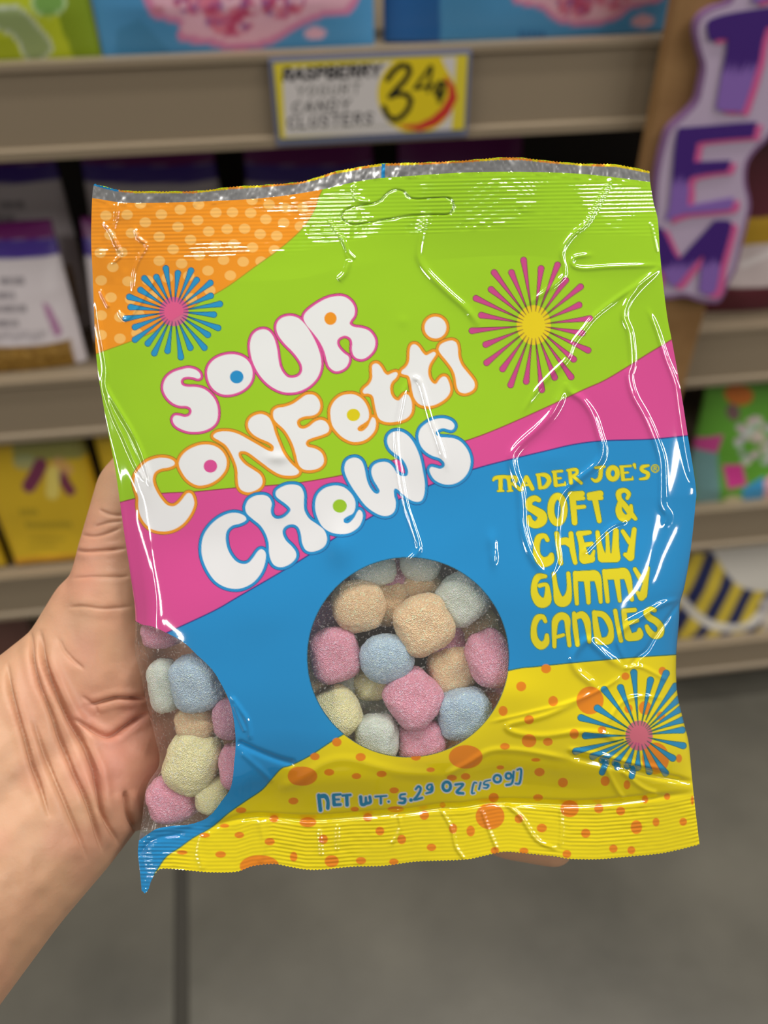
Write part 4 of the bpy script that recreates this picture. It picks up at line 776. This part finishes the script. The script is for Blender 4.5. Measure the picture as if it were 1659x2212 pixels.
# ================================================================== candies
def candy_mat(name, rgb):
    m = mat(name, rgb, .3, .7); b = bsdf(m)
    b.inputs['Subsurface Weight'].default_value = .35; b.inputs['Subsurface Radius'].default_value = (.5, .4, .3); b.inputs['Subsurface Scale'].default_value = .003
    tc = N(m, 'ShaderNodeTexCoord'); v = N(m, 'ShaderNodeTexVoronoi'); v.inputs['Scale'].default_value = 24
    bp = N(m, 'ShaderNodeBump'); bp.inputs['Strength'].default_value = .85; bp.inputs['Distance'].default_value = .0006
    n2 = N(m, 'ShaderNodeTexNoise'); n2.inputs['Scale'].default_value = 9
    ad = N(m, 'ShaderNodeMath', operation='ADD')
    link(m, tc.outputs['Object'], v.inputs['Vector']); link(m, tc.outputs['Object'], n2.inputs['Vector']); link(m, v.outputs['Distance'], ad.inputs[0]); link(m, n2.outputs['Fac'], ad.inputs[1])
    link(m, ad.outputs[0], bp.inputs['Height']); link(m, bp.outputs[0], b.inputs['Normal'])
    # pale sugar grains
    r = N(m, 'ShaderNodeValToRGB'); r.color_ramp.elements[0].position = .78; r.color_ramp.elements[1].position = .95
    r.color_ramp.elements[0].color = (*lin(rgb), 1); r.color_ramp.elements[1].color = (*np.minimum(lin(rgb)*1.25+.12, .95), 1)
    sep = N(m, 'ShaderNodeSeparateColor'); link(m, v.outputs['Color'], sep.inputs[0]); link(m, sep.outputs[0], r.inputs[0]); link(m, r.outputs[0], b.inputs['Base Color'])
    return m
CM = {k: candy_mat('sugared_%s_gummy' % k, v) for k, v in dict(orange=(254, 213, 170), mint=(232, 243, 230), pink=(243, 168, 191), blue=(190, 216, 238), yellow=(254, 244, 188), mauve=(226, 164, 190)).items()}
def candy_mesh(seed, p, sz):
    bm = bmesh.new(); bmesh.ops.create_cube(bm, size=2); bmesh.ops.subdivide_edges(bm, edges=list(bm.edges), cuts=19, use_grid_fill=True)
    V = np.array([v.co[:] for v in bm.verts]); V /= np.linalg.norm(V, axis=1)[:, None]
    k = (np.abs(V)**p).sum(1)**(-1/p); V = V*k[:, None]*sz
    V *= (1+.05*vnoise(V[:, 0]*2+seed, V[:, 1]*2+V[:, 2]*1.3, seed) + .02*vnoise(V[:, 0]*9, V[:, 1]*9+V[:, 2]*7, seed+1)+.012*vnoise(V[:, 0]*24+V[:, 2]*11, V[:, 1]*24-V[:, 2]*13, seed+2))[:, None]
    for v, c in zip(bm.verts, V): v.co = c
    me = bpy.data.meshes.new('gummy_candy'); bm.to_mesh(me); bm.free(); me.polygons.foreach_set('use_smooth', [True]*len(me.polygons)); return me
SHAPES = [candy_mesh(3, 2.5, (1, 1, .85)), candy_mesh(11, 3.0, (1, 1, .88)), candy_mesh(19, 2.25, (1, 1, .8))]
# x, y, rx, ry, spin, depth (px toward the viewer), colour, shape, label
CAND = [
 (776, 1309, 58, 57, 8, 34, 'orange', 2, 'round orange sugared gummy candy, the upper left one in the round window'),
 (915, 1349, 62, 62, 24, 44, 'orange', 1, 'pale orange sugared gummy candy, front and above the middle of the round window'),
 (999, 1293, 54, 54, 36, 22, 'mint', 1, 'pale mint sugared gummy candy at the upper right of the round window'),
 (724, 1414, 53, 58, 12, 30, 'pink', 1, 'pink sugared gummy candy at the left of the round window'),
 (837, 1424, 58, 55, 4, 48, 'blue', 2, 'light blue round gummy candy in the middle of the round window'),
 (893, 1507, 58, 62, 42, 40, 'pink', 1, 'bright pink gummy candy just below the middle blue one'),
 (1003, 1542, 59, 54, 6, 44, 'blue', 1, 'light blue gummy candy at the lower right of the round window'),
 (1058, 1423, 48, 63, 20, 30, 'pink', 0, 'dusty pink gummy candy at the right rim of the round window'),
 (976, 1446, 55, 50, 10, -2, 'orange', 1, 'orange gummy candy lying deeper between the middle and the right pink one'),
 (727, 1539, 52, 54, 30, 30, 'yellow', 0, 'pale yellow gummy candy at the lower left rim of the round window'),
 (814, 1594, 47, 50, 4, 34, 'mint', 1, 'whitish mint gummy candy at the bottom of the round window'),
 (912, 1600, 52, 48, 4, 18, 'pink', 1, 'pink gummy candy at the bottom rim of the round window'),
 (806, 1232, 50, 36, 5, 6, 'mint', 0, 'mint gummy candy at the top left rim of the round window'),
 (909, 1218, 44, 40, 0, 10, 'mint', 2, 'mint gummy candy at the top rim of the round window'),
 (842, 1302, 52, 50, 15, -16, 'orange', 0, 'orange gummy candy half hidden behind the upper left orange one'),
 (910, 1268, 46, 40, 30, -18, 'orange', 1, 'dim orange gummy candy deep under the top mint one'),
 (962, 1388, 48, 38, 30, -14, 'mauve', 0, 'dark pink gummy candy peeking out below the front orange one'),
 (808, 1474, 46, 38, 10, -10, 'yellow', 0, 'dim yellow gummy candy peeking out below the middle blue one'),
 (822, 1540, 44, 44, 0, -44, 'mint', 0, 'dark grey-green gummy candy deep in the gap of the round window'),
 (852, 1240, 36, 38, 0, -22, 'mauve', 1, 'dark pink gummy candy between the two top mint ones'),
 (676, 1460, 38, 52, 0, -18, 'orange', 0, 'sliver of an orange gummy candy at the far left rim of the round window'),
 (992, 1596, 42, 36, 0, 0, 'orange', 1, 'brownish orange gummy candy at the lower right rim of the round window'),
 (1030, 1360, 46, 46, 0, -24, 'orange', 0, 'dim orange gummy candy deep above the right pink one'),
 (700, 1345, 46, 46, 0, -36, 'mauve', 0, 'dim mauve gummy candy deep at the upper left rim'),
 (764, 1490, 44, 44, 10, -30, 'mint', 1, 'dim mint gummy candy deep beside the lower left yellow one'),
 (1070, 1530, 42, 52, 10, -14, 'mauve', 0, 'dim mauve gummy candy behind the lower right blue one'),
 (950, 1560, 44, 44, 10, -36, 'mauve', 1, 'dim mauve gummy candy deep between the pink and the blue one'),
 (351, 1366, 44, 34, 8, 8, 'pink', 0, 'pink gummy candy at the top of the side window'),
 (356, 1481, 34, 57, 8, -4, 'mint', 1, 'whitish mint gummy candy at the left of the side window'),
 (428, 1474, 57, 62, 10, 20, 'blue', 1, 'light blue gummy candy in the side window'),
 (417, 1644, 58, 72, -24, 34, 'yellow', 0, 'big pale yellow gummy candy in the side window'),
 (376, 1722, 56, 52, 15, 12, 'pink', 0, 'pink gummy candy at the bottom of the side window'),
 (494, 1552, 34, 46, 0, 20, 'mauve', 0, 'mauve gummy candy at the right rim of the side window'),
 (508, 1655, 34, 50, 5, 6, 'pink', 0, 'pink gummy candy at the right rim of the side window, below the mauve one'),
 (462, 1716, 40, 42, 5, 0, 'yellow', 0, 'dim yellow gummy candy at the lower right of the side window'),
 (424, 1560, 46, 36, 0, -14, 'orange', 0, 'dim orange gummy candy deep behind the big yellow one'),
]
RC = np.stack([RGT, UPV, -FWD], 1)
def fit_depth(x, y, rx, ry, zr, dep):
    # keep a candy between the two films
    for rho in (0, .45, .75, .95, 1.15):
        for a in np.arange(0, 6.28, .524):
            qx, qy = x+rho*rx*math.cos(a), y+rho*ry*math.sin(a)
            j = np.argmin((X-qx)**2+(Y-qy)**2)
            if (X.ravel()[j]-qx)**2+(Y.ravel()[j]-qy)**2 < 16:
                dep = min(dep, Hf.ravel()[j]-zr*1.04*(1-(rho/1.25)**4)**.5-6)
    return dep
for i, (x, y, rx, ry, sp2, dep, c, sh, lab) in enumerate(CAND):
    o = bpy.data.objects.new('gummy_candy', SHAPES[sh]); col.objects.link(o)
    if not SHAPES[sh].materials: SHAPES[sh].materials.append(CM[c])
    o.material_slots[0].link = 'OBJECT'; o.material_slots[0].material = CM[c]
    dep = fit_depth(x, y, rx, ry, (rx+ry)/2*.78, dep)
    z = Z0-dep/MM/1000; k = z/F_PX*1.0; a = math.radians(sp2); r3 = np.random.RandomState(i)
    Rm = Matrix(RC.tolist()) @ Matrix.Rotation(a, 3, 'Z') @ Matrix.Rotation(math.radians(r3.uniform(-16, 16)), 3, 'X') @ Matrix.Rotation(math.radians(r3.uniform(-16, 16)), 3, 'Y')
    ks = 1.02
    o.matrix_world = Matrix.Translation(Vector(W(x, y, z))) @ Rm.to_4x4() @ Matrix.Diagonal((rx*k*ks, ry*k*ks, (rx+ry)/2*k*.8, 1))
    tag(o, lab, 'candy', 'sugared gummy candies in the bag')

# ================================================================== hand and forearm
def capsule(bm, p0, r0, p1, r1, seg=20):
    p0, p1 = np.array(p0), np.array(p1); d = p1-p0; L_ = np.linalg.norm(d); u = d/L_
    a = np.cross(u, [.3, .5, .81]); a /= np.linalg.norm(a); b = np.cross(u, a)
    prof = [(-r0*math.cos(t), r0*math.sin(t)) for t in np.linspace(.0, math.pi/2, 7)]+[(L_+r1*math.sin(t), r1*math.cos(t)) for t in np.linspace(0, math.pi/2, 7)]
    rows = []
    for h_, r_ in prof:
        r_ = max(r_, 1e-5); rows.append([bm.verts.new(tuple(p0+u*h_+(a*math.cos(q)+b*math.sin(q))*r_)) for q in np.linspace(0, 2*math.pi, seg, endpoint=False)])
    for A, B in zip(rows, rows[1:]):
        for k in range(seg): bm.faces.new((A[k], A[(k+1) % seg], B[(k+1) % seg], B[k]))
    bm.faces.new(rows[0][::-1]); bm.faces.new(rows[-1])
hb_ = bmesh.new()
def chain(nodes):
    for A, B in zip(nodes, nodes[1:]):
        capsule(hb_, W(A[0], A[1], A[2]), A[3]/1000, W(B[0], B[1], B[2]), B[3]/1000)
nx0, ny0 = .69, .73       # across the forearm in the picture
FA = [(-520, 2220, .200, 32, 14), (-300, 2030, .209, 29, 11.5), (-60, 1806, .224, 25.8, 9.6), (60, 1700, .235, 25, 9), (150, 1618, .243, 23.5, 8.5), (235, 1575, .250, 21, 8)]
for sgn in (-1, 1):
    chain([(x+sgn*o_*F_PX/z/1000*nx0, y+sgn*o_*F_PX/z/1000*ny0, z, r) for x, y, z, r, o_ in FA])
# palm rays from wrist to the knuckles
MC = {'index': (800, 1250, .262, 11.5), 'middle': (850, 1385, .264, 12), 'ring': (835, 1520, .264, 11.5), 'pinky': (800, 1668, .262, 10.5)}
for nm, (x, y, z, r) in MC.items():
    chain([(250, 1580, .256, 15), (520, (1560+y)/2, .262, 14.5), (x, y, z+.002, r+1)])
chain([(270, 1660, .251, 18), (330, 1668, .254, 17.5), (480, 1672, .259, 16), (800, 1668, .263, 12)])     # heel of the palm
chain([(250, 1560, .250, 19), (262, 1440, .248, 20), (256, 1310, .247, 17), (262, 1205, .249, 13.6), (288, 1060, .252, 11.6), (352, 965, .255, 9.4)])   # thumb
chain([(218, 1335, .249, 16.5), (172, 1440, .247, 18.5), (70, 1560, .240, 22.5)])
chain([(300, 1500, .256, 17), (420, 1420, .260, 15), (560, 1330, .262, 13), (800, 1250, .264, 12)])
FG = {'index': [(800, 1250, .262, 10.5), (1010, 1232, .260, 9.2), (1170, 1240, .254, 8.2), (1290, 1262, .248, 7.2)],
      'middle': [(850, 1385, .264, 10.8), (1080, 1400, .263, 9.4), (1260, 1425, .256, 8.4), (1385, 1455, .249, 7.3)],
      'ring': [(835, 1520, .264, 10.4), (1060, 1578, .263, 9.0), (1230, 1625, .257, 8.1), (1345, 1668, .251, 7.1)],
      'pinky': [(800, 1668, .262, 9.4), (980, 1752, .258, 8.0), (1098, 1806, .252, 7.2), (1196, 1828, .247, 6.4)]}
for nm, nd in FG.items(): chain(nd)
hm = bpy.data.meshes.new('person'); hb_.to_mesh(hm); hb_.free()
ho = bpy.data.objects.new('person', hm); col.objects.link(ho)
rm = ho.modifiers.new('remesh', 'REMESH'); rm.mode = 'VOXEL'; rm.voxel_size = .0007
smo = ho.modifiers.new('smooth', 'SMOOTH'); smo.factor = .6; smo.iterations = 50
dg = bpy.context.evaluated_depsgraph_get(); hm2 = bpy.data.meshes.new_from_object(ho.evaluated_get(dg))
ho.modifiers.clear(); ho.data = hm2; hm2.name = 'person'; bpy.data.meshes.remove(hm)
Aq = lambda L_: lt(L_, (0, 1350), 3.403)
Bq = lambda L_: lt(L_, (0, 850), 4.02)
CRE = [(Aq([(300, 60), (320, 200), (350, 330), (420, 500), (500, 670), (600, 850), (680, 1030), (720, 1180), (740, 1340), (790, 1470), (870, 1600)]), 2.7, 7),
 (Aq([(225, 60), (240, 150), (250, 270), (300, 450), (380, 650), (450, 850), (540, 1080), (620, 1250), (680, 1420), (720, 1560), (745, 1660)]), 1.9, 6),
 (Aq([(55, 290), (80, 470), (130, 650), (190, 850), (240, 1030), (300, 1200), (360, 1400)]), 1.7, 6),
 (Aq([(250, 720), (310, 900), (380, 1080), (470, 1290), (560, 1500), (640, 1720)]), 1.1, 6),
 (Aq([(660, 590), (780, 560), (870, 540), (960, 540), (1070, 545)]), 1.6, 5),
 (Aq([(540, 690), (660, 760), (740, 800), (820, 808), (920, 750), (1000, 700), (1090, 650)]), 1.8, 6),
 (Aq([(920, 1220), (935, 1320), (950, 1400), (1010, 1540)]), 1.8, 7),
 (Aq([(430, 90), (470, 180), (530, 250), (620, 330)]), .5, 5), (Aq([(600, 520), (700, 600), (720, 660)]), .4, 5),
 (Bq([(630, 1360), (750, 1372), (850, 1366), (950, 1360), (1090, 1350)]), .7, 4), (Bq([(860, 1010), (960, 1050), (1070, 1060)]), .5, 4),
 (Bq([(700, 1225), (800, 1240), (900, 1225), (1050, 1170)]), .4, 4), (Bq([(630, 1605), (800, 1592), (1000, 1595), (1120, 1590)]), .4, 4), (Bq([(600, 1860), (720, 1850), (900, 1870), (1150, 1850)]), .35, 5), (Bq([(820, 1160), (950, 1120), (1060, 1110)]), .35, 4)]
def crease_dist(hx, hy, P, m):
    C = catmull(P, 5)
    I = np.nonzero((hx > C[:, 0].min()-m) & (hx < C[:, 0].max()+m) & (hy > C[:, 1].min()-m) & (hy < C[:, 1].max()+m))[0]
    d = np.full(len(I), 1e9); u = np.zeros(len(I)); q = len(C)-1
    for k in range(q):
        dk, tk = seg_dist(hx[I], hy[I], C[k], C[k+1]); b = dk < d; d = np.where(b, dk, d); u = np.where(b, (k+tk)/q, u)
    return I, d, u
def hand_arrays():
    n = len(hm2.vertices); V = np.empty(n*3); hm2.vertices.foreach_get('co', V); V = V.reshape(-1, 3)
    Nn = np.empty(n*3); hm2.vertices.foreach_get('normal', Nn); Nn = Nn.reshape(-1, 3); x, y = project(V)
    return n, V, Nn, x, y, -((V-CAM)/np.linalg.norm(V-CAM, axis=1)[:, None]*Nn).sum(1)
# finer mesh along the skin creases
n, HV, HN, hx, hy, fc = hand_arrays(); near_c = np.zeros(n, bool)
for P, dp, wd in CRE:
    I, d, u = crease_dist(hx, hy, P, 14); near_c[I[d < 11]] = True
near_c &= fc > .05
bmh = bmesh.new(); bmh.from_mesh(hm2); bmh.verts.ensure_lookup_table()
ed = [e for e in bmh.edges if near_c[e.verts[0].index] and near_c[e.verts[1].index]]
bmesh.ops.subdivide_edges(bmh, edges=ed, cuts=1, use_grid_fill=True, smooth=0)
bmesh.ops.triangulate(bmh, faces=[f for f in bmh.faces if len(f.verts) > 4])
bmh.to_mesh(hm2); bmh.free(); hm2.update()
n, HV, HN, hx, hy, fc = hand_arrays(); facing = smooth01(fc*2.5+.1)
disp = np.zeros(n)
for P, dp, wd in CRE:
    I, d, u = crease_dist(hx, hy, P, wd*5)
    tp = np.clip(np.minimum(u, 1-u)*5+.1, 0, 1)
    disp[I] -= dp*tp*np.exp(-(d/(wd*.75))**2); disp[I] += .3*dp*tp*np.exp(-((d-wd*2.6)/(wd*1.6))**2)
disp += .25*vnoise(hx/30, hy/36, 31)
HV += HN*(disp*facing/1000)[:, None]
hm2.vertices.foreach_set('co', HV.ravel()); hm2.polygons.foreach_set('use_smooth', np.ones(len(hm2.polygons), bool)); hm2.update()
# skin tone: palm redder than the forearm
red = np.exp(-((hx-270)/150)**2-((hy-1600)/190)**2)*.8+np.exp(-((hx-230)/90)**2-((hy-1200)/150)**2)*.45+.25*vnoise(hx/60, hy/70, 33)
cs = lin((192, 148, 116))[None]*(1-np.clip(red, 0, 1))[:, None]+lin((196, 132, 112))[None]*np.clip(red, 0, 1)[:, None]
ca = hm2.color_attributes.new('print', 'FLOAT_COLOR', 'POINT'); c4 = np.ones((n, 4)); c4[:, :3] = cs; ca.data.foreach_set('color', c4.ravel())
M_skin = print_mat('skin', .48, .4); b = bsdf(M_skin); b.inputs['Subsurface Weight'].default_value = .25; b.inputs['Subsurface Radius'].default_value = (1, .35, .2); b.inputs['Subsurface Scale'].default_value = .004
add_bump(M_skin, 700, .22, .0004, 4)
hm2.materials.clear(); hm2.materials.append(M_skin)
tag(ho, 'bare left hand and forearm holding the candy bag from behind, palm to the viewer', 'person')
